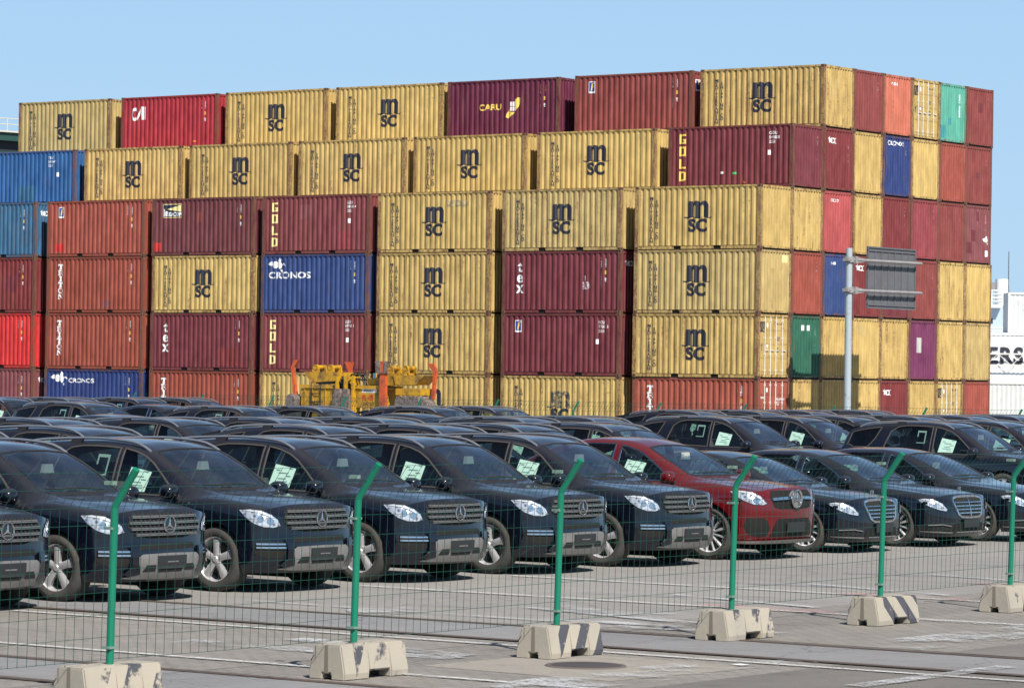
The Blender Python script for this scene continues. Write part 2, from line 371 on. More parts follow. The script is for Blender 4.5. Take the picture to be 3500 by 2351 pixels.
def strip_mesh(tab, z0, z1, side, nz=1):
    bm = bmesh.new(); zs = [z0+(z1-z0)*k/nz for k in range(nz+1)]; prev = None
    for a, d in tab:
        col = [bm.verts.new((a, d, z) if side else (-d, a, z)) for z in zs]
        if prev:
            for k in range(nz): bm.faces.new((prev[k], col[k], col[k+1], prev[k+1]))
        prev = col
    return bm
def geo_frame():
    bm = bmesh.new()
    for y in (0.003, CW-0.063):                                        # top side rails
        box(bm, -CL+0.178, -0.178, y, y+0.06, CH-0.085, CH-0.012)
    # bottom side rail with two fork pockets
    for y in (0.004, CW-0.054):
        for a, b in ((-CL+0.178, -4.18), (-3.80, -2.26), (-1.88, -0.178)): box(bm, a, b, y, y+0.05, 0.022, 0.138)
    for x in (-0.053, -CL+0.005):
        box(bm, x, x+0.05, 0.165, CW-0.165, CH-0.11, CH-0.014)
        prism(bm, [(.165, .062), (.20, .062), (.255, .118), (.31, .062), (CW-.31, .062), (CW-.255, .118), (CW-.20, .062), (CW-.165, .062), (CW-.165, .152), (.165, .152)], 'x', x, x+.05)
    return bm
bm = bmesh.new(); box(bm, -.081, .081, -.072, .072, 0.118, CH-0.118)
PO = me_from(bm, 'corner_post', casting_m)
def geo_casting():
    bm = bmesh.new(); box(bm, 0, 0.178, 0, 0.162, 0, 0.118)
    n0 = len(bm.faces); bm.faces.ensure_lookup_table()
    for y in (-.002, .16): box(bm, .061, .117, y, y+.004, .027, .091)
    for x in (-.002, .176): box(bm, x, x+.004, .055, .107, .027, .091)
    bm.faces.ensure_lookup_table()
    for f in bm.faces[n0:]: f.material_index = 1
    return bm
def geo_shell():   # far side, far end, floor, roof with shallow ribs
    bm = bmesh.new(); y1 = CW-0.03; x0 = -CL+0.03
    def q(*p): bm.faces.new([bm.verts.new(c) for c in p])
    q((x0, y1, .15), (-.17, y1, .15), (-.17, y1, CH-.09), (x0, y1, CH-.09))
    q((x0, .1, .15), (x0, y1, .15), (x0, y1, CH-.09), (x0, .1, CH-.09))
    q((x0, .02, .14), (x0, y1, .14), (-.02, y1, .14), (-.02, .02, .14))
    q((x0, .03, CH-.02), (-.03, .03, CH-.02), (-.03, y1, CH-.02), (x0, y1, CH-.02))
    return bm
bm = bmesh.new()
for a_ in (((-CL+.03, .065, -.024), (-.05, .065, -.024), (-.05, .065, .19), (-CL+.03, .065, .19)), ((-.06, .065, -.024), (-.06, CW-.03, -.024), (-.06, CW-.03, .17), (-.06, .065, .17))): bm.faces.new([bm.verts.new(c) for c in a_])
FE = me_from(bm, 'gap_shade_plate', hole_shade)  # added plates, near black in place of shade in pockets and tier gaps
def _unused():
    return bm
me_frame0 = geo_frame(); FR = me_from(me_frame0, 'frame', PAL and paint('yellow', .6))
SH = me_from(geo_shell(), 'shell', paint('yellow', .2)); CA = me_from(geo_casting(), 'corner_casting', [casting_m, hole_shade])
def casting_holes(bm, face):
    pass
for _a in (): pass
SP = me_from(strip_mesh(SIDE, .160, CH-.082, True), 'side_panel', paint('yellow', .2))
EP = me_from(strip_mesh(ENDC, .148, CH-.105, False), 'end_panel', paint('yellow', .2))
def recol(me, mat, cache={}):
    k = (me.name, mat.name)
    if k not in cache:
        c = me.copy(); c.materials.clear(); c.materials.append(mat); cache[k] = c
    return cache[k]
# casting with its dark slots
def geo_slots():
    bm = bmesh.new()
    rect2 = ((0.062, -0.0005+0, 0.03), )
    for x in (0, ):
        pass
    return bm
faint_w = worn('chipped_white_sheet', (0.50, 0.48, 0.50), (0.16, 0.05, 0.06), 0.50, 0.7, 9)
# decal meshes (shared)
DM = {}
def deco(key, build, mat, face='side', off=0.004):
    k = (key, mat.name, face)
    if k not in DM:
        bm = bmesh.new(); build(bm)
        if face == 'side':
            for v in bm.verts: v.co.x -= CL         # build with x from the left edge of the face
            DM[k] = conform(key, bm, mat, None, lambda a, z: m_side(a, z, off), SIDE)
        else:
            DM[k] = conform(key, bm, mat, None, lambda a, z: m_end(a, z, off), ENDC)
    return DM[k]
def b_m_logo(bm, cx=3.06, top=CH-0.62, s=1.0):
    x0 = cx-0.5*s; y0 = top-0.67*s
    def P(l): return poly2d(bm, [(x0+a*s, y0+b*s) for a, b in l])
    P([(0, 0), (0, .60), (.02, .65), (.24, .65), (.25, .575), (.31, .635), (.39, .665), (.47, .66), (.55, .62), (.60, .56), (.67, .63), (.76, .665), (.86, .655), (.95, .60), (1.0, .50), (1.0, 0),
       (.755, 0), (.755, .44), (.735, .485), (.70, .50), (.655, .48), (.625, .43), (.625, 0), (.38, 0), (.38, .44), (.36, .485), (.325, .50), (.28, .48), (.25, .43), (.25, 0)])
    P([(-.17, .02), (-.17, -.015), (-.06, -.045), (.08, -.05), (.17, -.012), (.24, -.004), (.31, -.012), (.40, -.048), (.50, -.056), (.60, -.048), (.69, -.012), (.76, -.004), (.83, -.012), (.92, -.048), (1.06, -.042), (1.17, -.010), (1.17, .025), (1.06, -.005), (.92, -.006)])
def b_sc(bm, cx=3.06, top=CH-0.62, s=1.0):
    add_text(bm, 'SC', cx-0.01, top-1.235*s, 0.69*s, bold=0.034*s, align='CENTER', sx=1.12)
def b_medi(bm, x=0.80):
    add_text(bm, '\n'.join('MEDITERRANEAN'), x, CH-0.56, 0.185, bold=0.006, align='CENTER', line=0.79)
def b_ship(bm, x=1.06):
    add_text(bm, '\n'.join('SHIPPING CO'), x, CH-0.70, 0.185, bold=0.006, align='CENTER', line=0.79)
def vtext(s, x, ztop, size, bold=0.01, line=1.0, sx=1.0):
    return lambda bm: add_text(bm, '\n'.join(s), x, ztop-size*0.72, size, bold=bold, align='CENTER', line=line, sx=sx)
def htext(s, x, z, size, bold=0.01, sx=1.0, shear=0.0, align='LEFT', line=1.0):
    return lambda bm: add_text(bm, s, x, z, size, bold=bold, sx=sx, shear=shear, align=align, line=line)
def rects(*l):
    def f(bm):
        for r in l: rect2d(bm, *r)
    return f
def gold_letters(bm, x=0.55, top=CH-0.30):
    w, h, t, g = 0.30, 0.40, 0.075, 0.115
    def seg(y, L):
        for r in L: rect2d(bm, x+r[0], y+r[1], x+r[2], y+r[3])
    y = top-h
    seg(y, [(0, 0, t, h), (t, h-t, w, h), (t, 0, w, t), (w-t, t, w, h*.48), (w*.5, h*.48-t*.8, w-t, h*.48)]); y -= h+g
    seg(y, [(0, 0, t, h), (w-t, 0, w, h), (t, 0, w-t, t), (t, h-t, w-t, h)]); y -= h+g
    seg(y, [(0, 0, t, h), (t, 0, w, t)]); y -= h+g
    seg(y, [(0, 0, t, h), (w-t, t*.4, w, h-t*.4), (t, 0, w-t, t), (t, h-t, w-t, h)])
def slab_T(bm, x, y, w, h):
    t = w*.22; rect2d(bm, x, y+h-t*.9, x+w, y+h); rect2d(bm, x, y+h*.62, x+t*.5, y+h-t*.9); rect2d(bm, x+w-t*.5, y+h*.62, x+w, y+h-t*.9); rect2d(bm, x+w/2-t*.6, y+t*.6, x+w/2+t*.6, y+h-t*.9); rect2d(bm, x+w*.28, y, x+w*.72, y+t*.6)
def slab_R(bm, x, y, w, h):
    t = w*.20; rect2d(bm, x, y, x+w*.42, y+t*.7); rect2d(bm, x+w*.10, y+t*.7, x+w*.10+t*1.1, y+h-t*.8); rect2d(bm, x, y+h-t*.8, x+w*.78, y+h); rect2d(bm, x+w*.70, y+h*.52, x+w*.92, y+h-t*.8)
    rect2d(bm, x+w*.10+t*1.1, y+h*.42, x+w*.80, y+h*.52); poly2d(bm, [(x+w*.48, y+h*.42), (x+w*.70, y+h*.42), (x+w, y+t*.6), (x+w, y), (x+w*.78, y)])
def slab_I(bm, x, y, w, h):
    t = w*.20; rect2d(bm, x+w*.22, y, x+w*.78, y+t*.7); rect2d(bm, x+w/2-t*.6, y+t*.7, x+w/2+t*.6, y+h-t*.7); rect2d(bm, x+w*.22, y+h-t*.7, x+w*.78, y+h)
def slab_O(bm, x, y, w, h):
    n = 20; O = []; I = []
    for k in range(n):
        a = 2*math.pi*k/n; O.append(bm.verts.new((x+w/2+w/2*math.cos(a), y+h/2+h/2*math.sin(a), 0))); I.append(bm.verts.new((x+w/2+w*.27*math.cos(a), y+h/2+h*.36*math.sin(a), 0)))
    for k in range(n): bm.faces.new((O[k], O[(k+1) % n], I[(k+1) % n], I[k]))
def slab_N(bm, x, y, w, h):
    t = w*.20; rect2d(bm, x, y, x+w*.34, y+t*.6); rect2d(bm, x+t*.5, y+t*.6, x+t*1.4, y+h); poly2d(bm, [(x+t*1.4, y+h), (x+t*1.4, y+h*.68), (x+w-t*1.2, y), (x+w-t*.5, y), (x+w-t*.5, y+h*.1)]); rect2d(bm, x+w-t*1.1, y+h*.26, x+w-t*.5, y+h-t*.6); rect2d(bm, x+w*.66, y+h-t*.6, x+w, y+h)
def triton(bm, x=0.72, top=CH-0.33, w=0.30, h=0.245, g=0.030):
    y = top
    for f in (slab_T, slab_R, slab_I, slab_T, slab_O, slab_N): y -= h; f(bm, x, y, w, h); y -= g
def b_tex_v(bm): add_text(bm, 't\ne\nx', 0.92, CH-0.86, 0.70, bold=0.012, align='CENTER', line=0.62, sx=0.95)
def b_winged(bm, x=0.45, y=1.95, s=0.34):   # emblem: swirl and winged animal, a white silhouette
    disc2d(bm, x+s*1.0, y+s*.55, s*.50, s*.46); poly2d(bm, [(x-.3*s, y+s*.62), (x+s*.42, y+s*1.0), (x+s*.46, y+s*.5), (x+s*.30, y+s*.42)])
    poly2d(bm, [(x+s*1.55, y+s*.2), (x+s*1.50, y+s*1.0), (x+s*1.75, y+s*1.45), (x+s*1.95, y+s*1.2), (x+s*1.9, y+s*.9), (x+s*2.1, y+s*.6), (x+s*2.0, y+s*.15), (x+s*1.8, y-.05*s)])
    poly2d(bm, [(x+s*2.12, y+s*.62), (x+s*2.5, y+s*.78), (x+s*2.75, y+s*.4), (x+s*2.62, y+s*.45), (x+s*2.45, y+s*.62), (x+s*2.14, y+s*.42)]); poly2d(bm, [(x+s*1.9, y-.08*s), (x+s*2.3, y-.1*s), (x+s*2.2, y-.5*s), (x+s*2.05, y-.45*s)])
def b_globe(bm, cx=3.55, cy=1.38):
    for a, b, c, d in ((-.155, -.19, -.012, -.012), (.012, -.19, .14, -.012), (-.155, .012, -.012, .21), (.012, .012, .14, .21)): rect2d(bm, cx+a, cy+b, cx+c, cy+d)
def b_globe_ring(bm, cx=3.58, cy=1.37):
    poly2d(bm, [(cx+.13, cy-.20), (cx+.28, cy-.02), (cx+.40, cy+.22), (cx+.40, cy+.38), (cx+.25, cy+.40), (cx+.05, cy+.24), (cx+.12, cy+.24), (cx+.13, cy+.22)])
    poly2d(bm, [(cx-.20, cy-.20), (cx-.20, cy-.10), (cx-.34, cy-.32), (cx-.38, cy-.44), (cx-.28, cy-.50), (cx-.10, cy-.42), (cx+.12, cy-.22), (cx-.02, cy-.24)])
def b_f(bm, x, y, s):
    poly2d(bm, [(x+.30*s, y+.12*s), (x+.44*s, y+.18*s), (x+.50*s, y+.55*s), (x+.74*s, y+.62*s), (x+.76*s, y+.78*s), (x+.52*s, y+.72*s), (x+.58*s, y+.95*s), (x+.88*s, y+1.02*s), (x+.88*s, y+1.18*s), (x+.40*s, y+1.04*s)])
SPEC_LOGO = dict()
def msc(parent, faded=False, lk=1.0):
    m = ink_faded if faded else ink
    inst('logo', deco('msc_m', b_m_logo, m), parent); inst('lettering', deco('msc_sc', b_sc, ink), parent)
    inst('lettering', deco('msc_medi', b_medi, ink), parent); inst('lettering', deco('msc_ship', b_ship, ink), parent)
    inst('code', deco('code_grey', vtext('MSCU 287745', 5.22, CH-.22, .085, .0015), faint), parent)
    inst('code', deco('code_grey2', vtext('22G1 ML', 5.48, CH-.20, .085, .0015), faint), parent)
faint = worn('faint_lettering', (0.20, 0.16, 0.09), (0.42, 0.32, 0.14), 0.50, 0.7, 7)
def codes(parent, n, mat=None, x=5.05):
    mat = mat or white_ink
    inst('code', deco('code_a%s' % n, vtext(n, x, CH-.30, .115, .002, .92), mat), parent)
    inst('code', deco('code_b', vtext('22G1', x+.27, CH-.34, .10, .006, .92), mat), parent)
    inst('sticker', deco('st_y', rects((x+.22, CH-.98, x+.32, CH-.82)), yellow_ink), parent)
    inst('sticker', deco('st_w', rects((x+.22, CH-1.22, x+.31, CH-1.12), (x+.23, CH-1.28, x+.30, CH-1.235)), white_ink), parent)
def hcodes(parent, a, b, c, x=4.75, y=CH-.30, mat=None):
    mat = mat or white_ink
    inst('code', deco('hc_'+a+b, lambda bm: (add_text(bm, a, x, y-.12, .17, bold=.002, sx=.8), add_text(bm, b, x, y-.30, .17, bold=.002, sx=.8), add_text(bm, c, x, y-.48, .17, bold=.002, sx=.8)), mat), parent)
    inst('sticker', deco('hc_w', rects((x+.10, CH-1.26, x+.22, CH-1.06)), white_ink), parent)
def patch(parent, cname, x0, z0, x1, z1, face='side'):
    inst('repaint_patch', deco('patch%.2f%.2f%.2f' % (x0, z0, x1), rects((x0, z0, x1, z1)), paint(cname, 0.15), face, 0.0025), parent)
def logo(parent, kind):
    if kind == 'msc': msc(parent)
    elif kind == 'mscf': msc(parent, True)
    elif kind == 'gold':
        inst('lettering', deco('gold', gold_letters, yellow_ink), parent)
    elif kind == 'goldpale': inst('lettering', deco('gold', gold_letters, pale_ink), parent)
    elif kind == 'triton': inst('lettering', deco('triton', triton, white_ink), parent)
    elif kind == 'tex': inst('lettering', deco('tex', b_tex_v, white_ink), parent)
    elif kind == 'cronos':
        inst('emblem', deco('winged', b_winged, white_ink), parent)
        inst('lettering', deco('cronos', htext('CRONOS', 0.42, 1.54, .40, .008, 1.42), white_ink), parent)
    elif kind == 'cronos2':
        inst('emblem', deco('winged2', lambda bm: b_winged(bm, .45, 1.98, .36), white_ink), parent)
        inst('lettering', deco('cronos2', htext('CRONOS', 1.52, 1.98, .28, .004, 1.35), white_ink), parent)
    elif kind == 'caru':
        inst('lettering', deco('caru', htext('CARU', 1.72, 1.26, .36, .011, 1.3), yellow_ink), parent)
        inst('emblem', deco('globe_y', b_globe_ring, yellow_ink), parent); inst('emblem', deco('globe_w', b_globe, white_ink), parent)
    elif kind == 'cai':
        def f(bm):
            add_text(bm, 'C', .62, 1.50, .80, bold=.035, sx=.58, shear=.12); poly2d(bm, [(.96, 1.50), (1.06, 1.50), (1.28, 2.10), (1.28, 1.74), (1.30, 1.50), (1.40, 1.50), (1.40, 2.12), (1.22, 2.12)]); rect2d(bm, 1.44, 1.50, 1.55, 2.12)
        inst('lettering', deco('cai', f, white_ink), parent)
    elif kind == 'flor':
        x, y = .72, CH-.78
        inst('emblem', deco('fl_w', rects((x, y, x+.34, y+.50)), white_ink), parent)
        inst('emblem', deco('fl_b', rects((x+.03, y+.07, x+.31, y+.47)), logo_blue, 'side', .006), parent)
        inst('emblem', deco('fl_y', lambda bm: b_f(bm, x+.01, y+.06, .33), yellow_ink, 'side', .009), parent)
    elif kind == 'beacon':
        inst('sign_plate', deco('be_w', rects((.62, 1.72, 1.76, 2.34)), pale_ink), parent)
        inst('sign_plate', deco('be_b', rects((.65, 1.75, 1.73, 2.31)), navy_ink, 'side', .006), parent)
        inst('emblem', deco('be_y', lambda bm: poly2d(bm, [(.86, 2.10), (1.70, 1.99), (1.70, 2.28)]), pale_ink, 'side', .009), parent)
        inst('lettering', deco('be_t', lambda bm: (add_text(bm, 'B', .80, 1.80, .30, bold=.010), add_text(bm, 'EACON', 1.0, 1.80, .23, bold=.008, sx=1.0, shear=.1), poly2d(bm, [(.70, 1.78), (.78, 1.78), (.77, 2.12), (.71, 2.12)])), white_ink, 'side', .009), parent)
# container ends (x = 0 face)
def end_code(parent, s, mat=None, y=1.98):
    inst('code', deco('ec'+s, vtext(s, y, CH-.40, .115, .004, .90), mat or white_ink, 'end'), parent)
def end_tex(parent, y=.30): inst('lettering', deco('end_tex', htext('tex', y, CH-.62, .46, .008, 1.05), white_ink, 'end'), parent)
def geo_leaf(y0, y1):
    bm = bmesh.new(); box(bm, -.075, -.035, y0, y1, .165, CH-.12)
    for z in (.30, .86, 1.42, 1.98): box(bm, -.0345, -.030, y0+.06, y1-.06, z, z+.44)
    for z in (.28, .84, 1.40, 1.96): box(bm, -.0345, -.024, y0+.01, y1-.01, z-.02, z)
    return bm
LEAF = [me_from(geo_leaf(.17, CW/2-.006), 'door_leaf', casting_m), me_from(geo_leaf(CW/2+.006, CW-.17), 'door_leaf', casting_m)]
bm = bmesh.new(); tube(bm, (-.005, 0, .14), (-.005, 0, CH-.10), .020)
for z in (.30, .95, 1.60, 2.30): box(bm, -.03, .016, -.035, .035, z, z+.07)
box(bm, -.02, .020, 0.02, .26, 1.12, 1.15)
BAR = me_from(bm, 'lock_bar', galv, True)
def doors(parent, cname, mark=None):
    for L in LEAF: inst('door_leaf', recol(L, paint(cname, .3)), parent)
    for y in (.52, .94, 1.36, 1.86): inst('lock_bar', BAR, parent, (0, y, 0))
    def flat(key, build, mat, off=-.022):
        k = (key, mat.name)
        if k not in DM:
            b2 = bmesh.new(); build(b2)
            for v in b2.verts: v.co = Vector((off, v.co.x, v.co.y))
            DM[k] = me_from(b2, key, mat)
        return DM[k]
    if mark == 'msc':
        inst('logo', flat('d_m', lambda b: b_m_logo(b, .36, CH-.30, .34), ink), parent); inst('lettering', flat('d_sc', lambda b: b_sc(b, .36, CH-.30, .34), ink), parent)
        inst('code', flat('d_code', lambda b: (add_text(b, 'MSCU 287573', 1.46, CH-.42, .11, bold=.001, sx=.8), add_text(b, '22G1', 1.80, CH-.58, .11, bold=.001, sx=.8)), ink_faded), parent)
    else:
        inst('code', flat('d_code2', lambda b: (add_text(b, 'TRIU 347534 7', 1.42, CH-.86, .12, bold=.003, sx=.85), add_text(b, 'TRITON', .24, CH-.80, .10, bold=.003, sx=.85)), white_ink), parent)
    inst('code', flat('d_data', lambda b: (add_text(b, 'M.G.W.\nTARE', 1.46, 1.62, .10, bold=.001, line=.9, sx=.8), add_text(b, 'NET\nCU.CAP.', 1.46, 1.20, .10, bold=.001, line=.9, sx=.8)), ink_faded if mark == 'msc' else white_ink), parent)
    inst('sticker', flat('d_st', lambda b: disc2d(b, .72, CH-.45, .06, .10), white_ink), parent)
    inst('sticker', flat('d_st2', lambda b: (rect2d(b, .26, 1.12, .36, 1.36)), ink_faded), parent)
    inst('sticker', flat('d_st3', lambda b: (poly2d(b, [(.64, 1.36), (.80, 1.36), (.72, 1.20)])), white_ink), parent)
slot_me = None
def geo_cast_slots(bm, sx, sy, z):
    pass
bm = bmesh.new()
for z0 in (0.0, CH-.118):
    zc = z0+.059
    for x in (-.089, -CL+.089):
        poly2d(bm, [])if False else None
        box(bm, x-.028, x+.028, -.0022, .02, zc-.032, zc+.032)
    for y in (.081, CW-.081): box(bm, -.02, .0022, y-.026, y+.026, zc-.032, zc+.032)
SLOT = me_from(bm, 'casting_slot', hole_shade)
def container(x, y, z, cname, label, kind=None, end=None, post=None, rust=.25, group=None, postrust=.75, num=None, side=True, jig=True, cat='shipping container'):
    rr = random.Random(hash((round(x, 1), round(y, 1), round(z, 1))) & 0xffff) if False else random.Random(int(abs(x*131+y*977+z*53)))
    dx = rr.uniform(-.03, .03) if jig else 0; dy = rr.uniform(-.025, .02) if jig else 0
    rust = rr.choice((.15, .25, .35, .45)) if cname in ('yellow', 'yellow2', 'sand') else rr.choice((.15, .25, .3))
    c = empty('shipping_container', (x+dx, y+dy, z), rr.uniform(-.0025, .0025), label, cat, group)
    inst('side_panel', recol(SP, paint(cname, rust)), c)
    inst('frame', recol(FR, paint(post or cname, postrust)), c)
    inst('shell', recol(SH, paint(cname, rust)), c)
    if end and end[0] == 'doors': doors(c, end[1], end[2])
    else: inst('end_panel', recol(EP, paint(cname, rust)), c)
    for zz in (0, CH-.118):
        for xx in (-.178, -CL):
            for yy in (0, CW-.162): inst('corner_casting', CA, c, (xx, yy, zz))
    inst('gap_shade_plate', FE, c)
    pm = recol(PO, post_paint(post or cname))
    for xx in (-.083, -CL+.083):
        for yy in (.074, CW-.074): inst('corner_post', pm, c, (xx, yy, 0))
    if kind: logo(c, kind)
    if num: codes(c, num)
    return c
COLU = [0, 6.727, 13.439, 19.930, 26.451, 33.003, 39.803]
def tz(t): return (t-1)*HT
ordn = ['first', 'second', 'third', 'fourth', 'fifth', 'sixth', 'seventh', 'eighth']
tname = {6: 'top tier', 5: 'second tier down', 4: 'third tier down', 3: 'fourth tier down', 2: 'fifth tier down', 1: 'bottom tier'}
# tiers 1-4: flush front; rows given from the near corner (right) to the left
FLUSH = {
 4: [('yellow', 'msc'), ('sand', 'msc'), ('yellow', 'msc'), ('goldred', 'goldpale'), ('beaconm', 'beacon'), ('redbrown', 'flor'), ('steel', None)],
 3: [('sand', 'msc'), ('maroon', 'tex'), ('yellow', 'msc'), ('navy2', 'cronos'), ('yellow2', 'msc'), ('tricolor', 'triton'), ('darkred', None)],
 2: [('yellow', 'msc'), ('maroon', 'flor'), ('yellow', 'msc'), ('goldred', 'goldpale'), ('maroon', 'tex'), ('tricolor', 'triton'), ('bright', None)],
 1: [('trired', 'triton'), ('yellow2', 'mscf'), ('yellow', 'msc'), ('yellow', 'msc'), ('tricolor', 'triton'), ('navy', 'cronos2'), ('dusty', None)]}
desc = {'msc': 'yellow container with big black letters', 'mscf': 'yellow container with faded black letters', 'gold': 'maroon container with yellow block letters', 'goldpale': 'dull red container with pale yellow letters',
        'tex': 'maroon container with three white letters', 'triton': 'brick red container with vertical white letters', 'flor': 'dark red container with small blue emblem', 'beacon': 'dark maroon container with blue nameplate',
        'cronos': 'blue container with white emblem above letters', 'cronos2': 'navy container with white emblem beside letters', 'caru': 'magenta container with yellow letters and globe emblem', 'cai': 'crimson container with white slanted letters'}
flat_desc = {'steel': 'weathered steel blue container', 'darkred': 'dark red container', 'bright': 'bright red container', 'dusty': 'faded dusty maroon container', 'blue': 'bright blue container'}
GR = {'msc': 'yellow containers with black letters', 'mscf': 'yellow containers with black letters'}
TOPEND = {(4, 0): None, (3, 0): None, (2, 0): ('doors', 'yellow', 'msc'), (1, 0): ('doors', 'trired', 'tri')}
made = {}
for t, row in FLUSH.items():
    for i, (cn, kd) in enumerate(row):
        d = desc[kd] if kd else flat_desc[cn]
        pos = 'at the near corner' if i == 0 else ('%s left of corner column' % ordn[i-1])
        c = container(KX-COLU[i], KY, tz(t), cn, '%s, %s, %s' % (d, tname[t], pos), kd, TOPEND.get((t, i)), group=GR.get(kd, 'coloured containers in the stack'))
        made[(t, i)] = c
codes(made[(4, 5)], 'FSCU', x=5.0); codes(made[(4, 4)], 'TRDU 8205711'); hcodes(made[(4, 3)], 'GLDU', '389180 4', '22G1')
codes(made[(4, 6)], 'TEXU 70411'); end_tex(made[(4, 6)], .35)
codes(made[(3, 6)], 'TRLU 30552'); codes(made[(3, 5)], 'TRIU 3072415'); codes(made[(3, 3)], 'CRXU 1172579'); codes(made[(3, 1)], 'TGHU 1248497'); end_tex(made[(3, 1)], .80)
codes(made[(2, 6)], 'CAXU 61128'); codes(made[(2, 5)], 'TRIU 3469912'); codes(made[(2, 4)], 'TEXU 2183054'); hcodes(made[(2, 3)], 'GLDU', '387760 1', '22G1'); hcodes(made[(2, 1)], 'FSCU', '777311 3', '22G1', 4.95)
codes(made[(1, 6)], 'TEXU 20118'); end_tex(made[(1, 6)], .30); codes(made[(1, 5)], 'CRXU 18744'); codes(made[(1, 4)], 'TTNU 34112'); codes(made[(1, 0)], 'TTNU 34150', x=5.25)
patch(made[(4, 3)], 'dusty', 2.15, 1.52, 2.85, 2.18); patch(made[(4, 3)], 'pinkred', 4.25, .20, 4.98, 1.0); patch(made[(4, 4)], 'bright', .12, .20, .55, .60); patch(made[(4, 4)], 'oxide', 2.7, 1.5, 3.0, 1.95)
patch(made[(4, 5)], 'bright', .55, .25, 1.05, .62); patch(made[(2, 4)], 'darkred', 4.05, .25, 5.2, 1.05); patch(made[(3, 6)], 'maroon', 4.1, 1.0, 4.9, 1.75); patch(made[(3, 5)], 'dusty', 3.55, .25, 4.0, .6)
inst('sticker', deco('leak', rects((4.12, 1.0, 4.45, 1.30), (4.18, 1.30, 4.28, 1.55)), faint_w), made[(3, 1)])
inst('sticker', deco('dirtlet', rects((3.75, 1.95, 4.9, 2.22)), faint), made[(4, 2)])
# second tier from the top (set back one row) and top tier (set back two rows): right edges measured on the long face
T5 = [(0.0, 'maroon', 'gold'), (6.69, 'yellow2', 'msc'), (13.4, 'yellow', 'msc'), (19.88, 'yellow2', 'msc'), (26.4, 'yellow', 'msc'), (32.93, 'yellow2', 'msc'), (39.63, 'blue', None)]
T6 = [(0.0, 'yellow', 'msc'), (6.51, 'oxide', 'flor'), (13.41, 'magenta', 'caru'), (19.74, 'yellow2', 'msc'), (26.35, 'yellow', 'msc'), (32.93, 'cai', 'cai'), (39.67, 'sand', 'msc')]
for t, v, rows in ((5, 1, T5), (6, 2, T6)):
    for i, (u, cn, kd) in enumerate(rows):
        d = desc[kd] if kd else flat_desc[cn]
        pos = 'at the near corner' if i == 0 else ('%s left of corner column' % ordn[i-1])
        made[(t, i)] = container(KX-u, KY+v*WP, tz(t), cn, '%s, %s, %s' % (d, tname[t], pos), kd, None, group=GR.get(kd, 'coloured containers in the stack'))
hcodes(made[(5, 0)], 'GLDU', '549582 8', '22G1', 4.9); hcodes(made[(5, 6)], 'TRLU', '547244 7', '22G1', 4.3)
codes(made[(6, 1)], 'FCIU 7332900'); codes(made[(6, 2)], 'CARU 2718054', yellow_ink); codes(made[(6, 5)], 'CAIU 2348805')
inst('sticker', deco('s_or', lambda bm: (poly2d(bm, [(3.55, .42), (3.62, .34), (3.80, .22), (3.72, .20)])), orange_ink), made[(5, 0)]); inst('sticker', deco('s_gr', rects((3.15, .58, 3.34, .66)), green_ink), made[(5, 0)])
inst('sticker', deco('s_wh', rects((2.55, .60, 2.72, .70)), white_ink), made[(5, 0)]); inst('sticker', deco('s_or2', rects((4.55, .36, 4.72, .42)), orange_ink), made[(6, 5)])
inst('end_emblem', deco('e_f', rects((.30, CH-.85, .72, CH-.36)), white_ink, 'end'), made[(6, 1)])
inst('end_emblem', deco('e_f2', rects((.34, CH-.78, .68, CH-.40)), logo_blue, 'end', .007), made[(6, 1)]); inst('end_emblem', deco('e_f3', lambda bm: b_f(bm, .34, CH-.78, .32), yellow_ink, 'end', .010), made[(6, 1)])
patch(made[(5, 6)], 'mint', 0.0+.2, .25, .9, .95) if False else patch(made[(5, 6)], 'steel', 2.3, .22, 3.4, .95)
# the end wall: containers seen only by their ends, from the corner to the right
ENDS = {
 6: ['maroon_', 'salmon', 'D:yellow', 'mint', 'oxide'],
 5: ['darkred', 'yellow', 'navy', 'yellow2', 'redbrown', 'oxide'],
 4: ['yellow2', 'pink', 'yellow', 'darkred', 'pinkred', 'oxide', 'dusty'],
 3: ['redbrown', 'navy2', 'darkred', 'maroon', 'oxide', 'yellow2', 'yellow2'],
 2: ['green', 'yellow', 'yellow2', 'yellow', 'purple', 'yellow2', 'sand'],
 1: ['yellow', 'yellow', 'yellow2', 'darkred', 'yellow', 'D:yellow', 'redbrown']}
cdesc = dict(maroon_='dull maroon', salmon='salmon orange', yellow='yellow', yellow2='pale yellow', mint='mint green', oxide='dull red', darkred='dark red', navy='navy blue', redbrown='brick red', pink='faded pink', pinkred='crimson brown', dusty='patched faded maroon', maroon='maroon', green='dark green', purple='purple', sand='chalky yellow', navy2='mid blue')
made_e = {}
for t, row in ENDS.items():
    v0 = {6: 3, 5: 2}.get(t, 1)
    for j, cn in enumerate(row):
        v = v0+j; dr = cn.startswith('D:'); cn2 = cn[2:] if dr else cn
        pc = {'maroon_': 'oxide'}.get(cn2, cn2)
        nm = cdesc[cn2]+(' container with doors and lock bars' if dr else ' container end')
        lab = '%s, %s, %s from the right edge' % (nm, tname[t], ordn[7-v]) if v > 3 else '%s, %s, %s from the corner, end wall' % (nm, tname[t], ordn[v-v0+1])
        made_e[(t, v)] = container(KX, KY+v*WP, tz(t), pc, lab, None, ('doors', cn2, 'msc') if dr else None, group='containers seen by their ends')
for k in ((4, 4), (4, 5), (4, 6), (3, 1), (3, 5), (5, 6), (5, 7), (6, 3), (6, 7), (1, 7), (5, 1+1)): end_code(made_e[k], ['TRIU 348', 'GLDU 3051', 'TEXU 77410', 'FSCU 20187'][sum(k) % 4])
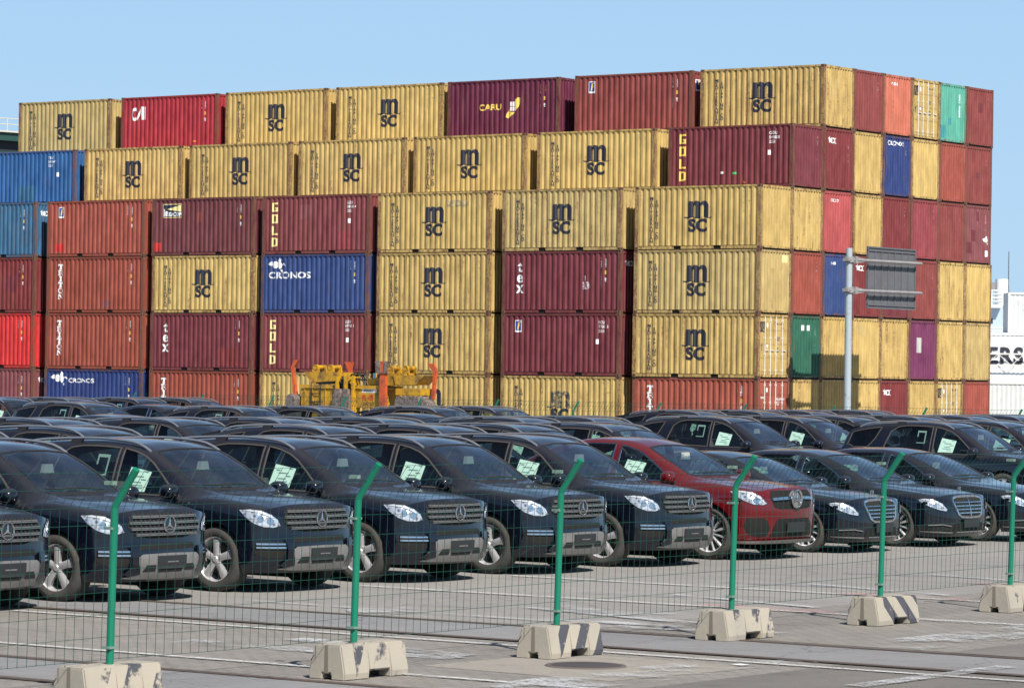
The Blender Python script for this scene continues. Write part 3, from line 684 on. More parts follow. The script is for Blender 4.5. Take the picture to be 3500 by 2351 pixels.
end_code(made[(5, 0)], 'GLDU 54958'); end_code(made_e[(4, 7)], 'CRXU 30441', y=1.95); end_code(made_e[(6, 6)], 'UESU 22098', y=1.85); end_code(made_e[(2, 1)], 'IPXU 318704'); end_code(made_e[(5, 4)], 'CRXU 2214')
end_tex(made_e[(5, 2)], .18); end_tex(made_e[(3, 3)], .22); end_tex(made_e[(1, 4)], .22)
inst('lettering', deco('end_cron', htext('CRONOS', .38, CH-.40, .26, .004, 1.3), white_ink, 'end'), made_e[(5, 4)])
for k, s in (((3, 2), '1618'), ((4, 2), 'TEX 5170'), ((6, 4), '7175 51')): inst('code', deco('eh'+s, htext(s, .70, CH-.44, .16, .006), white_ink, 'end'), made_e[k])
for k, r in (((6, 7), (1.05, 1.5, 1.45, 1.95)), ((4, 7), (.6, 1.0, 1.0, 1.5)), ((4, 7), (.15, .45, .75, .95)), ((5, 7), (1.0, 1.2, 1.35, 1.45)), ((4, 7), (1.1, 1.9, 1.35, 2.3))):
    inst('repaint_patch', deco('ep%s%s' % r[:2], rects(r), paint('maroon', .15), 'end', .0025), made_e[k])
inst('repaint_patch', deco('epm', rects((.1, .2, .6, .75), (.8, .8, 1.1, 1.1)), paint('teal', .1), 'end', .0025), made_e[(6, 6)])
inst('repaint_patch', deco('epp', lambda bm: poly2d(bm, [(.55, 2.35), (.9, 2.3), (1.2, 2.15), (1.2, 1.8), (.6, 1.95)]), paint('sand', .05), 'end', .0025), made_e[(2, 3)])
inst('sticker', deco('epg', rects((.90, 1.98, 1.12, 2.2), (1.30, 1.98, 1.52, 2.2)), white_ink, 'end'), made_e[(2, 1)])
inst('repaint_patch', deco('epgr', rects((.75, 1.2, 1.15, 1.85)), paint('grey', .1), 'end', .0025), made_e[(2, 5)])
inst('emblem', deco('ewh', lambda bm: (b_winged(bm, 1.70, .98, .20), rect2d(bm, 1.9, .35, 2.2, .62)), white_ink, 'end'), made_e[(4, 7)])
inst('sticker', deco('est', rects((1.75, 2.10, 2.22, 2.40)), pale_ink, 'end'), made[(3, 0)]); inst('repaint_patch', deco('est2', rects((.9, 1.35, 1.3, 1.85)), paint('sand', .1), 'end', .0025), made[(3, 0)])
inst('faded_mark', deco('fm', lambda bm: (disc2d(bm, .62, 1.88, .13, .22), disc2d(bm, 1.05, 1.85, .13, .22), rect2d(bm, .7, 1.35, 1.0, 1.6)), paint('sand', .05), 'end', .0025), made[(6, 0)])

# inner rows as plain unseen blocks, added to stop light through the gaps
bm = bmesh.new()
for t0, t1, v0 in ((1, 4, 1), (5, 5, 2), (6, 6, 3)):
    for i in range(7):
        xa = KX-COLU[i]-CL if i else KX-CL-.45; xb = KX-COLU[i] if i else KX-CL-.15
        if i == 0: continue
        for vv in range(v0, 8):
            box(bm, xa, xb, KY+vv*WP+.03, KY+vv*WP+WP-.03, tz(t0), tz(t1)+CH-.02)
core = obj('inner_row_light_blocker', bm, paint('darkred', .3)); tag(core, 'unseen plain blocks for the inner rows, added to stop light through the gaps', None, None, 'structure')
# ------------------------------------------------------------------ road sign gantry seen from behind
SX = -69.2
sg = empty('road_sign', (SX, 0, 0), 0, 'grey road sign on a tall single pole, seen from behind, before the container end wall', 'road sign')
steel = worn('grey_painted_steel', (0.30, 0.35, 0.38), (0.22, 0.25, 0.27), 0.60, 0.5, 3)
steel2 = worn('aged_zinc_steel', (0.26, 0.25, 0.25), (0.16, 0.15, 0.15), 0.56, 0.6, 4, .15)
panel_m = worn('sign_back_grey', (0.105, 0.108, 0.12), (0.08, 0.08, 0.086), 0.56, 0.6, 2, .15)
SPY = 118.12
bm = bmesh.new(); tube(bm, (0, SPY, 0), (0, SPY, 7.78), .15, 20, .125); obj('pole', bm, steel, sg, True)
for z in (7.32, 6.12):
    bm = bmesh.new(); tube(bm, (.12, SPY-.20, z), (.12, SPY+5.58, z+.03), .062, 12); obj('arm', bm, steel2, sg, True)
    bm = bmesh.new(); lathe(bm, [(.17, -.11), (.20, -.10), (.20, .10), (.17, .11)], 16, 'z', (0, SPY, z)); box(bm, .02, .22, SPY+.16, SPY+.32, z-.14, z+.14); box(bm, -.1, .16, SPY-.34, SPY-.16, z-.06, z+.06)
    prism(bm, [(SPY+.3, z+.13), (SPY+1.0, z+.06), (SPY+1.0, z-.06), (SPY+.3, z-.13)], 'x', .09, .15); obj('bracket', bm, steel2, sg)
PY0, PY1, PZ0, PZ1 = SPY+1.62, SPY+5.50, 5.45, 7.92
bm = bmesh.new(); box(bm, -.16, -.12, PY0, PY1, PZ0, PZ1); obj('sign_panel', bm, panel_m, sg)
bm = bmesh.new()
for k in range(8): y = PY0+.03+(PY1-PY0-.09)*k/7; box(bm, -.119, -.085, y, y+.03, PZ0+.12, PZ1-.12)
obj('rib', bm, simple('sign_rib', (0.12, 0.12, 0.12), .6), sg)
bm = bmesh.new()
for z in (PZ0, PZ0+.12, PZ1-.06, PZ1-.19): box(bm, -.117, -.075, PY0, PY1, z, z+.06)
for y in (PY0, PY1-.05): box(bm, -.1165, -.074, y, y+.05, PZ0+.06, PZ1-.06)
obj('panel_frame', bm, panel_m, sg)

# ------------------------------------------------------------------ yellow container spreader parked before the stack
sp = empty('container_spreader', (-88.6, 111.0, 0), 0, 'yellow container lifting spreader with orange flipper arms standing before the stack', 'spreader'); sp.scale = (.84, 1, 1)
yel = worn('crane_yellow', (0.46, 0.25, 0.010), (0.11, 0.07, 0.03), 0.55, 0.5, 3, .1); ora = worn('flipper_orange', (0.50, 0.085, 0.022), (0.20, 0.05, 0.03), 0.56, 0.5, 3, .1)
iron = worn('scraped_iron', (0.20, 0.17, 0.16), (0.08, 0.05, 0.04), 0.50, 0.7, 6, .1); blackm = simple('black_hose', (0.012, 0.012, 0.013), .6)
bm = bmesh.new()
for a, b in ((-3.05, -.62), (.35, 2.05)):
    box(bm, a, b, 0, 1.2, .42 if a < 0 else .98, 1.62, .02); box(bm, a-.06, b+.06, -.06, 1.26, 1.63, 1.74); 
for a in (-2.8, -2.3, -1.5, -.8, 1.9): box(bm, a, a+.05, -.035, .0, .5, 1.62)
obj('body', bm, yel, sp)
for x in (-2.75, 1.9):
    bm = bmesh.new(); prism(bm, [(x-.28, 2.48), (x+2.0 if x < 0 else x+1.35, 2.48), (x+2.0 if x < 0 else x+1.35, 1.76), (x+.25, 1.76)], 'y', .15, 1.05)
    w0 = x+.15; 
    for q in (w0, w0+.95):
        for yy in (.30, .80):
            prism(bm, [(q-.05, 2.481), (q+.38, 2.481), (q+.34, 2.80), (q+.26, 2.92), (q+.08, 2.92), (q, 2.80)], 'y', yy, yy+.07)
    obj('head_frame', bm, yel, sp)
    bm = bmesh.new()
    for q in (w0, w0+.95): lathe(bm, [(.11, -.01), (.13, -.02), (.13, .60), (.11, .61)], 16, 'y', (q+.17, .30, 2.76))
    obj('sheave_ring', bm, yel, sp, True)
def flipper(pts, y, w, t=.14):
    bm = bmesh.new()
    L = [(p[0]-p[2]*.30, p[1]) for p in pts]+[(p[0]+p[2]*.30, p[1]) for p in pts[::-1]]
    prism(bm, L, 'y', y, y+t); obj('flipper_arm', bm, ora, sp)
flipper([(-3.42, 1.2, .34), (-3.50, 1.6, .26), (-3.60, 2.4, .20), (-3.62, 2.75, .30), (-3.38, 3.18, .42)], .0, 0)
flipper([(-.95, 2.40, .22), (-.98, 2.75, .34), (-1.05, 3.10, .85)], 1.0, 0)
flipper([(2.28, 1.05, .60), (2.28, 1.35, .62), (2.28, 2.45, .58), (2.28, 2.75, .72), (2.28, 3.15, .86)], -.25, 0)
flipper([(4.55, 1.3, .26), (4.62, 2.1, .24), (4.66, 2.6, .34), (4.40, 3.05, .66)], .6, 0)
bm = bmesh.new(); box(bm, 1.98, 2.58, -.28, -.10, 2.46, 2.50); prism(bm, [(2.28-.29, 2.46), (2.28+.29, 2.46), (2.28+.43, 3.15), (2.28+.16, 3.15), (2.28+.1, 2.5), (2.28-.1, 2.5), (2.28-.16, 3.15), (2.28-.43, 3.15)], 'y', -.30, -.255); obj('worn_tip', bm, iron, sp)
bm = bmesh.new()
for x in (-.45, .05):
    prism(bm, [(x-.30, .4), (x+.22, .4), (x+.22, 1.35), (x+.1, 1.62), (x-.15, 1.62), (x-.30, 1.35)], 'y', -.30, .35)
prism(bm, [(2.75, .35), (4.55, .35), (4.55, .80), (4.25, 1.40), (3.0, 1.40), (2.75, .80)], 'y', -.10, .7)
box(bm, -3.9, -3.05, -.25, .55, .25, .95, .05); lathe(bm, [(.01, -.30), (.30, -.30), (.30, .2), (.01, .2)], 16, 'y', (-3.45, 0, 1.12)); lathe(bm, [(.01, -.12), (.30, -.12), (.30, .5), (.01, .5)], 16, 'y', (4.62, 0, 1.0)); obj('end_gear', bm, iron, sp)
bm = bmesh.new()
for x in (-.70, -.18, .28): box(bm, x, x+.14, -.20, .3, .3, 2.25, .02)
box(bm, 1.0, 2.0, .1, .9, 1.75, 2.15, .02); box(bm, 2.75, 4.3, .1, 1.0, 1.42, 1.66, .02); prism(bm, [(2.6, 2.35), (4.5, 2.35), (4.0, 1.80), (2.75, 1.80)], 'y', .1, 1.0); obj('yellow_bracket', bm, yel, sp)
bm = bmesh.new(); rr = random.Random(4)
for k in range(9):
    x0 = -.65+k*.10; x1 = x0+rr.uniform(-.5, 1.4); h = rr.uniform(2.05, 2.45); y = -.1+rr.uniform(-.1, .5)
    path_tube(bm, [(x0, y, 1.4), (x0+.02, y, 1.95), (x0+(x1-x0)*.3, y, h), (x0+(x1-x0)*.7, y, h-.03), (x1, y+.05, 1.9), (x1+.02, y+.05, 1.6)], .045, 6)
for k in range(5): path_tube(bm, [(-2.1+rr.uniform(0, .3), -.02, 1.78+.02*k), (-1.2, -.05, 1.80+.03*k), (-.6, -.08, 1.86+.02*k), (0, -.05, 1.78)], .03, 5)
obj('hydraulic_hose', bm, blackm, sp, True)
for k, cc in enumerate(((.05, .15, .3), (.4, .25, .05), (.35, .05, .05), (.05, .1, .4))):
    bm = bmesh.new(); lathe(bm, [(.001, .30), (.05, .30), (.05, 0), (.001, 0)], 10, 'z', (1.25+.14*k, .3, 2.16)); obj('coupling', bm, simple('coupling_%d' % k, cc, .4), sp, True)
bm = bmesh.new(); path_tube(bm, [(-2.35, -.06, .5), (-2.35, -.06, 1.6), (-2.30, -.06, 1.9)], .02, 5); path_tube(bm, [(-1.75, -.06, .5), (-1.75, -.06, 1.6), (-1.70, -.06, 1.9)], .02, 5)
for k in range(4): path_tube(bm, [(-2.35, -.06, .6+.28*k), (-1.75, -.06, .6+.28*k)], .018, 5)
obj('ladder', bm, blackm, sp)
def sp_flat(nm, build, mat, y=-.006):
    bm = bmesh.new(); build(bm)
    for v in bm.verts: v.co = Vector((v.co.x, y, v.co.y))
    obj(nm, bm, mat, sp)
sp_flat('nameplate', rects((.80, 1.50, 1.70, 1.65)), simple('plate_white', (.7, .7, .68)))
sp_flat('lettering', lambda b: add_text(b, 'SPREADER 2', .90, 1.525, .11, bold=.003, sx=1.0), ink, -.010)
sp_flat('lettering', lambda b: add_text(b, 'PS.105', .80, 1.235, .27, bold=.008, sx=.98), red_ink)
sp_flat('lettering', lambda b: add_text(b, 'LAND SIDE', .88, 1.06, .17, bold=.001, sx=.80), ink)
sp_flat('lettering', lambda b: (add_text(b, 'PS.105', -2.25, 1.05, .18, bold=.002, sx=.7), add_text(b, 'SWL 41T', -2.25, .78, .18, bold=.002, sx=.7)), ink)

for c_ in sp.children:                                             # proportions of body, head and flippers
    for v_ in c_.data.vertices: v_.co.z = v_.co.z*1.2 if v_.co.z <= 1.76 else 2.112+(v_.co.z-1.76)*.70
# ------------------------------------------------------------------ far background
# green steel crane house beyond the stack on the left
from mathutils import geometry as _g
def img_to_world(px, py, dist):
    """point at a given distance ahead of the camera (used only to place far buildings on the map)"""
    a = (px-1750)/11821.6; b = (1175.5-py)/11821.6
    return Vector((0, 0, CAM_H))+(fwd+rt*a+upv*0+up*b)*dist if False else Vector((0, 0, CAM_H))+(fwd+rt*a+up*b)*dist
p = img_to_world(-40, 540, 240)
gh = empty('crane_house', (p.x, p.y, 0), YAW, 'dark green steel crane house with roof railing behind the stack at far left', 'building')
gm = simple('crane_green', (0.007, 0.045, 0.036), .5); gd = simple('crane_dark', (0.006, 0.012, 0.016), .6); rl = simple('rail_cream', (0.50, 0.47, 0.38), .6)
zt = img_to_world(0, 448, 240).z+.68
def sl(a, b, y0, y1, b_): prism(b_, [(-6.3, zt-a), (6.3, zt-a-.73), (6.3, zt-b-.73), (-6.3, zt-b)], 'y', y0, y1)
bm = bmesh.new(); sl(.35, .92, -.30, 8.2, bm); box(bm, -6, 6, 0, 8, 0, zt-2.1); obj('wall', bm, gm, gh)
bm = bmesh.new(); sl(.25, .349, -.5, 8.4, bm); obj('roof', bm, rl, gh)
bm = bmesh.new(); sl(.921, 2.6, .25, 7.8, bm); obj('opening', bm, gd, gh)
bm = bmesh.new()
for k in range(12):
    x = -6+k*1.05; z0 = zt-.30-(x+6)*.055; tube(bm, (x, -.45, z0), (x, -.45, z0+.85), .035, 6)
for h in (.45, .85): tube(bm, (-6.2, -.45, zt-.28+h), (6.2, -.45, zt-.96+h), .03, 6)
tube(bm, (1.1, -.2, zt-4.2), (1.1, -.2, zt-2.8), .08, 6)
obj('railing', bm, rl, gh)
# white ship superstructure and reefer containers to the right of the stack
pR = img_to_world(3390, 1250, 230)
white_st = worn('ship_white', (0.66, 0.68, 0.69), (0.50, 0.50, 0.48), 0.60, 0.5, 1, .1); pale_blue = simple('ship_pale_blue', (0.34, 0.42, 0.52), .5)
def bgbox(name, x0, x1, y0, y1, z0, z1, mat, par, bev=0):
    bm = bmesh.new(); box(bm, x0, x1, y0, y1, z0, z1, bev); return obj(name, bm, mat, par)
Zr = lambda py, d=230: img_to_world(3430, py, d).z
def ribbed(x0, x1, z0, z1, pitch=.3, dep=.04):
    bm = bmesh.new(); n = int((x1-x0)/pitch); prev = None
    for k in range(n*2+1):
        x = x0+(x1-x0)*k/(2*n); d = dep if k % 2 else 0
        c = [bm.verts.new((x, d, z0)), bm.verts.new((x, d, z1))]
        if prev: bm.faces.new((prev[0], c[0], c[1], prev[1]))
        prev = c
    return bm
def bgcontainer(name, label, x0, x1, z0, z1, mat, off=0, wid=2.4):
    e = empty(name, (pR.x, pR.y, 0), YAW, label, 'container', 'pale containers right of the stack')
    obj('side_panel', ribbed(x0+.15, x1-.15, z0+.15, z1-.15), mat, e)
    bm = bmesh.new(); box(bm, x0, x1, -.04, .02, z1-.15, z1); box(bm, x0, x1, -.04, .02, z0, z0+.15); box(bm, x0, x0+.15, -.04, .02, z0+.15, z1-.15); box(bm, x1-.15, x1, -.04, .02, z0+.15, z1-.15); obj('frame', bm, mat, e)
    bgbox('shell', x0+.02, x1-.02, .06, wid, z0+.02, z1-.02, mat, e)
    e.location += Vector((-math.sin(YAW), math.cos(YAW), 0))*off
    return e
cA = bgcontainer('shipping_container', 'light grey container at ground level right of the stack', -6, 6.2, max(0, Zr(1440)), Zr(1305), worn('pale_grey', (.50, .52, .51), (.42, .42, .40), .6, .6, 2, .1), -3.6)
cB = bgcontainer('shipping_container', 'white container with large black letters right of the stack', -6, 6.2, Zr(1292), Zr(1138), white_st, .0)
cC = bgcontainer('shipping_container', 'pale grey container with small vertical letters, uppermost on the right', Zr(0)*0+1.03, 13.2, Zr(1136), Zr(999), worn('pale_grey2', (.53, .56, .57), (.45, .45, .43), .6, .6, 2, .1), .0)
bm = bmesh.new(); add_text(bm, 'MAERSK', -2.55, Zr(1241), 1.50, bold=.05, sx=.95, space=1.12)
for v in bm.verts: v.co = Vector((v.co.x, -.05, v.co.y))
obj('lettering', bm, ink, cB)
for s, x in (('MEDITERRANEAN', 3.28), ('SHIPPING CO', 3.58)):
    bm = bmesh.new(); add_text(bm, '\n'.join(s), x, Zr(1029), .20, bold=.008, align='CENTER', line=.74)
    for v in bm.verts: v.co = Vector((v.co.x, -.05, v.co.y))
    obj('lettering', bm, ink_faded, cC)
tr = empty('lattice_walkway', (pR.x, pR.y, 0), YAW, 'thin grey lattice walkway crossing before the white container with black letters', 'walkway')
bm = bmesh.new(); tube(bm, (-6, -.5, Zr(1210)), (7, -.5, Zr(1210)), .05, 6); tube(bm, (-6, -.5, Zr(1249)), (7, -.5, Zr(1249)), .05, 6)
for k in range(8): x = -5.6+k*1.7; tube(bm, (x, -.5, Zr(1249)), (x+.85, -.5, Zr(1210)), .025, 5); tube(bm, (x+.85, -.5, Zr(1210)), (x+1.7, -.5, Zr(1249)), .025, 5)
for x in (-4, 5): tube(bm, (x, -.5, 0), (x, -.5, Zr(1249)), .06, 6)
obj('truss', bm, galv, tr)
ship = empty('ship', (pR.x, pR.y, 0), YAW, 'white and pale blue ship superstructure with railings behind the right edge of the stack', 'ship')
pS = img_to_world(3390, 1250, 244); ship.location = (pS.x, pS.y, 0)
Zs = lambda py: img_to_world(3430, py, 239).z
bgbox('hull', -12, 14, 0, 14, 0, Zs(1135), white_st, ship); bgbox('deck_house', -8, 4.5, 3, 12, Zs(1135)+.01, Zs(1045), pale_blue, ship)
bgbox('bridge_deck', -9, 1.0, 2.2, 12, Zs(1045)+.01, Zs(1034), white_st, ship)
bgbox('window', .0, .45, 2.98, 3.1, Zs(1100), Zs(1082), simple('ship_window', (.03, .04, .05), .3), ship)
bm = bmesh.new(); tube(bm, (1.48, 6, Zs(1034)), (1.48, 6, Zs(938)), .46, 16); obj('funnel', bm, white_st, ship, True)
bgbox('funnel_box', .62, 1.02, 5.8, 6.4, Zs(980), Zs(950), simple('grey_box', (.2, .2, .2), .6), ship)
bgbox('searchlight', -1.3, -.7, 5, 5.6, Zs(965), Zs(948), white_st, ship, .1); bgbox('mast_box', -1.9, -1.5, 5, 5.4, Zs(1034), Zs(935), white_st, ship)
bm = bmesh.new()
for py in (984, 997, 1010, 1022): tube(bm, (-9, 2.3, Zs(py)), (1.0, 2.3, Zs(py)), .055, 5)
for k in range(14): x = -9+k*.77; tube(bm, (x, 2.3, Zs(1034)), (x, 2.3, Zs(984)), .055, 5)
for py in (1118, 1126): tube(bm, (-9, .2, Zs(py)), (4.5, .2, Zs(py)), .05, 5)
for k in range(20): x = -9+k*.7; tube(bm, (x, .2, Zs(1136)), (x, .2, Zs(1118)), .045, 5)
obj('railing', bm, white_st, ship)
bm = bmesh.new(); tube(bm, (2.25, 8, Zs(1034)), (2.25, 8, Zs(835)), .05, 6, .03); box(bm, 2.12, 2.32, 7.9, 8.1, Zs(985), Zs(975)); obj('mast', bm, simple('mast_dark', (.10, .10, .11), .6), ship)

# ------------------------------------------------------------------ cars
from mathutils.bvhtree import BVHTree
def pchip(xk, yk, x):
    xk = np.array(xk, float); yk = np.array(yk, float); x = np.clip(np.asarray(x, float), xk[0], xk[-1])
    h = np.diff(xk); d = np.diff(yk)/h; m = np.zeros(len(xk))
    if len(xk) == 2: return yk[0]+d[0]*(x-xk[0])
    for i in range(1, len(xk)-1):
        if d[i-1]*d[i] > 0:
            w1 = 2*h[i]+h[i-1]; w2 = h[i]+2*h[i-1]; m[i] = (w1+w2)/(w1/d[i-1]+w2/d[i])
    m[0] = d[0]; m[-1] = d[-1]
    i = np.clip(np.searchsorted(xk, x, side='right')-1, 0, len(xk)-2); t = (x-xk[i])/h[i]
    return (2*t**3-3*t**2+1)*yk[i]+(t**3-2*t**2+t)*h[i]*m[i]+(-2*t**3+3*t**2)*yk[i+1]+(t**3-t**2)*h[i]*m[i+1]
def keys(*l):   # (x, y, z) keys given front to back
    l = sorted(l); return [k[0] for k in l], [k[1] for k in l], [k[2] for k in l]
FX = .40       # x where the front fascia begins
class Shape:
    def __init__(s, rows, back, fas, nexp=2.5):
        s.rows, s.back, s.fas, s.n = rows, back, fas, nexp; s.rc = {}
        s.S = np.linspace(back, FX, 240); K = len(rows); s.Rr = np.linspace(0, K-1, (K-1)*8+1); s.K = K-1
        Y = np.array([pchip(r[0], r[1], s.S) for r in rows]); Z = np.array([pchip(r[0], r[2], s.S) for r in rows])
        T = np.zeros((len(s.S), len(s.Rr), 3))
        for j, r in enumerate(s.Rr):
            i = min(int(r), s.K-1); t = r-i
            p0, p1, p2 = max(i-1, 0), i, i+1; p3 = i+2
            def g(A, q): 
                if q <= s.K: return A[q]
                return A[s.K-1]*(-1 if A is Y else 1)
            def cr(A):
                a, b, c, d = A[p0] if i > 0 else 2*A[0]-A[1], g(A, p1), g(A, p2), g(A, p3)
                return .5*(2*b+(c-a)*t+(2*a-5*b+4*c-d)*t*t+(3*b-a-3*c+d)*t**3)
            T[:, j, 1] = cr(Y); T[:, j, 2] = cr(Z)
        s.W = T[-1, :, :].copy()
        s.wmax = float(T[-1, :, 1].max())*1.001
        w = np.clip((s.S+.45)/(FX+.45), 0, 1)**1.6
        for j, r in enumerate(s.Rr):
            xf = s.nose(T[-1, j, 2]); yy = min(abs(T[-1, j, 1])/s.wmax, 1)
            xe = FX+(xf-FX)*max(0, 1-yy**s.n)**(1/s.n) if r > 4 else FX
            T[:, j, 0] = s.S+w*(xe-FX)
        s.T = T
        e = [(T[-1, j, 1], T[-1, j, 2]) for j, r in enumerate(s.Rr) if r >= 4]; e.sort()
        s.ey, s.ez = [q[0] for q in e], [q[1] for q in e]
    def nose(s, z): return float(pchip(s.fas[0], s.fas[1], z))
    def P(s, x, r):
        sg = 1
        if r > s.K: r = 2*s.K-r; sg = -1
        fi = np.clip((x-s.S[0])/(s.S[-1]-s.S[0])*(len(s.S)-1), 0, len(s.S)-1.0001); fj = np.clip(r*8, 0, len(s.Rr)-1.0001)
        i, j = int(fi), int(fj); a, b = fi-i, fj-j
        p = s.T[i, j]*(1-a)*(1-b)+s.T[i+1, j]*a*(1-b)+s.T[i, j+1]*(1-a)*b+s.T[i+1, j+1]*a*b
        return Vector((p[0], p[1]*sg, p[2]))
    def nrm(s, x, r):
        e = .02; a = s.P(x+e, r)-s.P(x-e, r); b = s.P(x, min(r+.15, 2*s.K))-s.P(x, max(r-.15, 0))
        n = a.cross(b); n.normalize()
        c = s.P(x, r)-Vector((x, 0, .6)); 
        return n if n.dot(c) > 0 else -n
    def off(s, x, r, d): return s.P(x, r)+s.nrm(x, r)*d
    def r_of(s, x, z, lo=0, hi=8):
        key = round(float(x), 3)
        if key not in s.rc: s.rc[key] = [s.P(key, k/10).z for k in range(91)]
        zz = s.rc[key]; m = int(hi*10)+1
        return float(np.interp(z, np.maximum.accumulate(zz[:m]), np.arange(m)/10))
    # front fascia: tau in [-1.6, 1.6]; |tau|>1 continues along the side
    def F(s, tau, z, d=0.0):
        sg = 1 if tau >= 0 else -1; t = abs(tau)
        if t > 1:
            x = FX-(t-1)*1.0; r = s.r_of(x, z, 0, 6); p = s.off(x, r, d); return Vector((p.x, p.y*sg, p.z))
        def q(t):
            a = t*math.pi/2; wz = s.wz(z); return Vector((FX+(s.nose(z)-FX)*max(0, math.cos(a))**(2/s.n), sg*wz*max(0, math.sin(a))**(2/s.n), z))
        p = q(t)
        if d:
            e = .01; u = q(min(t+e, 1))-q(max(t-e, 0)); n = Vector((u.y*sg, -u.x*sg, 0)); n.normalize()
            if n.x < -.01: n = -n
            p += n*d
        return p
    def wz(s, z): return float(np.interp(z, [.2, .35, .5, .7, 1.2], [s.wmax-.07, s.wmax-.015, s.wmax, s.wmax, s.wmax-.002]))
    def tau_y(s, y, z=.7): return math.asin(min(1, (abs(y)/s.wz(z))**(s.n/2)))*2/math.pi*(1 if y >= 0 else -1)
def face_center(f):
    c = f.calc_center_median(); return c.x, c.y
def inside(p, poly):
    x, y = p; c = False; n = len(poly)
    for i in range(n):
        x1, y1 = poly[i]; x2, y2 = poly[(i+1) % n]
        if (y1 > y) != (y2 > y) and x < (x2-x1)*(y-y1)/(y2-y1)+x1: c = not c
    return c
def slice_poly(bm, poly):
    xs = [p[0] for p in poly]; ys = [p[1] for p in poly]; b = (min(xs)-.03, max(xs)+.03, min(ys)-.15, max(ys)+.15)
    n = len(poly)
    for i in range(n):
        x1, y1 = poly[i]; x2, y2 = poly[(i+1) % n]; d = Vector((x2-x1, y2-y1, 0))
        if d.length < 1e-6: continue
        m = ((x1+x2)/2, (y1+y2)/2); hx, hy = abs(x2-x1)/2+.08, abs(y2-y1)/2+.35
        fs = [f for f in bm.faces if abs(face_center(f)[0]-m[0]) < hx and abs(face_center(f)[1]-m[1]) < hy]
        es = {e for f in fs for e in f.edges}; vs = {v for f in fs for v in f.verts}
        bmesh.ops.bisect_plane(bm, geom=list(vs)+list(es)+fs, plane_co=(x1, y1, 0), plane_no=(-d.y, d.x, 0), dist=1e-5)
def mirror_r(poly, K): return [(p[0], 2*K-p[1]) for p in poly[::-1]]
def ribbon(bm, fn, pts, w, d, closed=True):
    """flat band of width w centred on a param polyline, sitting d above the surface"""
    n = len(pts); idx = range(n if closed else n-1); dense = []
    for i in idx:
        a, b = pts[i], pts[(i+1) % n]; L = (fn(*a, 0)-fn(*b, 0)).length; m = max(1, int(L/.05))
        for k in range(m): dense.append((a[0]+(b[0]-a[0])*k/m, a[1]+(b[1]-a[1])*k/m))
    if not closed: dense.append(pts[-1])
    N_ = len(dense); P0 = [fn(*q, d) for q in dense]; B0 = [fn(*q, 0) for q in dense]
    prev = None; first = None
    for i in range(N_):
        a = P0[(i-1) % N_] if closed or i > 0 else P0[i]; b = P0[(i+1) % N_] if closed or i < N_-1 else P0[i]
        t = (b-a).normalized(); nn = P0[i]-B0[i]; nn.normalize(); sd_ = t.cross(nn); sd_.normalize()
        c = [bm.verts.new(P0[i]-sd_*w/2-nn*d*1.5), bm.verts.new(P0[i]-sd_*w*.35), bm.verts.new(P0[i]+sd_*w*.35), bm.verts.new(P0[i]+sd_*w/2-nn*d*1.5)]
        if prev:
            for k in range(3): bm.faces.new((prev[k], c[k], c[k+1], prev[k+1]))
        else: first = c
        prev = c
    if closed:
        for k in range(3): bm.faces.new((prev[k], first[k], first[k+1], prev[k+1]))
def grid2d(bm, x0, x1, y0, y1, nx, ny):
    V = [[bm.verts.new((x0+(x1-x0)*i/nx, y0+(y1-y0)*j/ny, 0)) for j in range(ny+1)] for i in range(nx+1)]
    for i in range(nx):
        for j in range(ny): bm.faces.new((V[i][j], V[i+1][j], V[i+1][j+1], V[i][j+1]))
def fpatch(name, sh, polys, mat, par, d=.004, step=.06, thick=0, smooth=True):
    """polygon(s) in (tau, z) laid on the front fascia"""
    bm = bmesh.new()
    for pl in polys: poly2d(bm, pl)
    xs = [v.co.x for v in bm.verts]; ys = [v.co.y for v in bm.verts]
    cut2d(bm, list(np.arange(min(xs)+.001, max(xs), step)), 0); cut2d(bm, list(np.arange(min(ys)+.001, max(ys), .05)), 1)
    for v in bm.verts:
        t, z = v.co.x, v.co.y; v.co = sh.F(t, z, d)
    if thick:
        r = bmesh.ops.extrude_face_region(bm, geom=list(bm.faces))
        for v in [g for g in r['geom'] if isinstance(g, bmesh.types.BMVert)]: v.co.x += thick
    bmesh.ops.recalc_face_normals(bm, faces=bm.faces)
    for f in bm.faces:
        if not thick and f.normal.x < 0 and abs(f.normal.x) > .3: f.normal_flip()
    return obj(name, bm, mat, par, smooth)
def mir(poly): return [(-p[0], p[1]) for p in poly[::-1]]

def almond(t0, t1, z0, z1, th, lo=0.0, hi=1.0, u0=0.0, u1=1.0, n=14, blunt=.35):
    """lamp outline in (tau, z): pointed at t0, blunt at t1; lo..hi picks a band of its height"""
    up_, dn = [], []
    for k in range(n+1):
        u = u0+(u1-u0)*k/n; t = t0+(t1-t0)*u; zc = z0+(z1-z0)*u**1.25
        h = th*(math.sin(math.pi*min(1, u**.8*(1-blunt*.42)))**.75 if u > 0 else 0)
        up_.append((t, zc+h*(2*hi-1))); dn.append((t, zc+h*(2*lo-1)))
    pts = up_+dn[::-1]; out = []
    for p in pts:
        if not out or abs(p[0]-out[-1][0])+abs(p[1]-out[-1][1]) > 1e-4: out.append(p)
    if abs(out[0][0]-out[-1][0])+abs(out[0][1]-out[-1][1]) < 1e-4: out.pop()
    return out
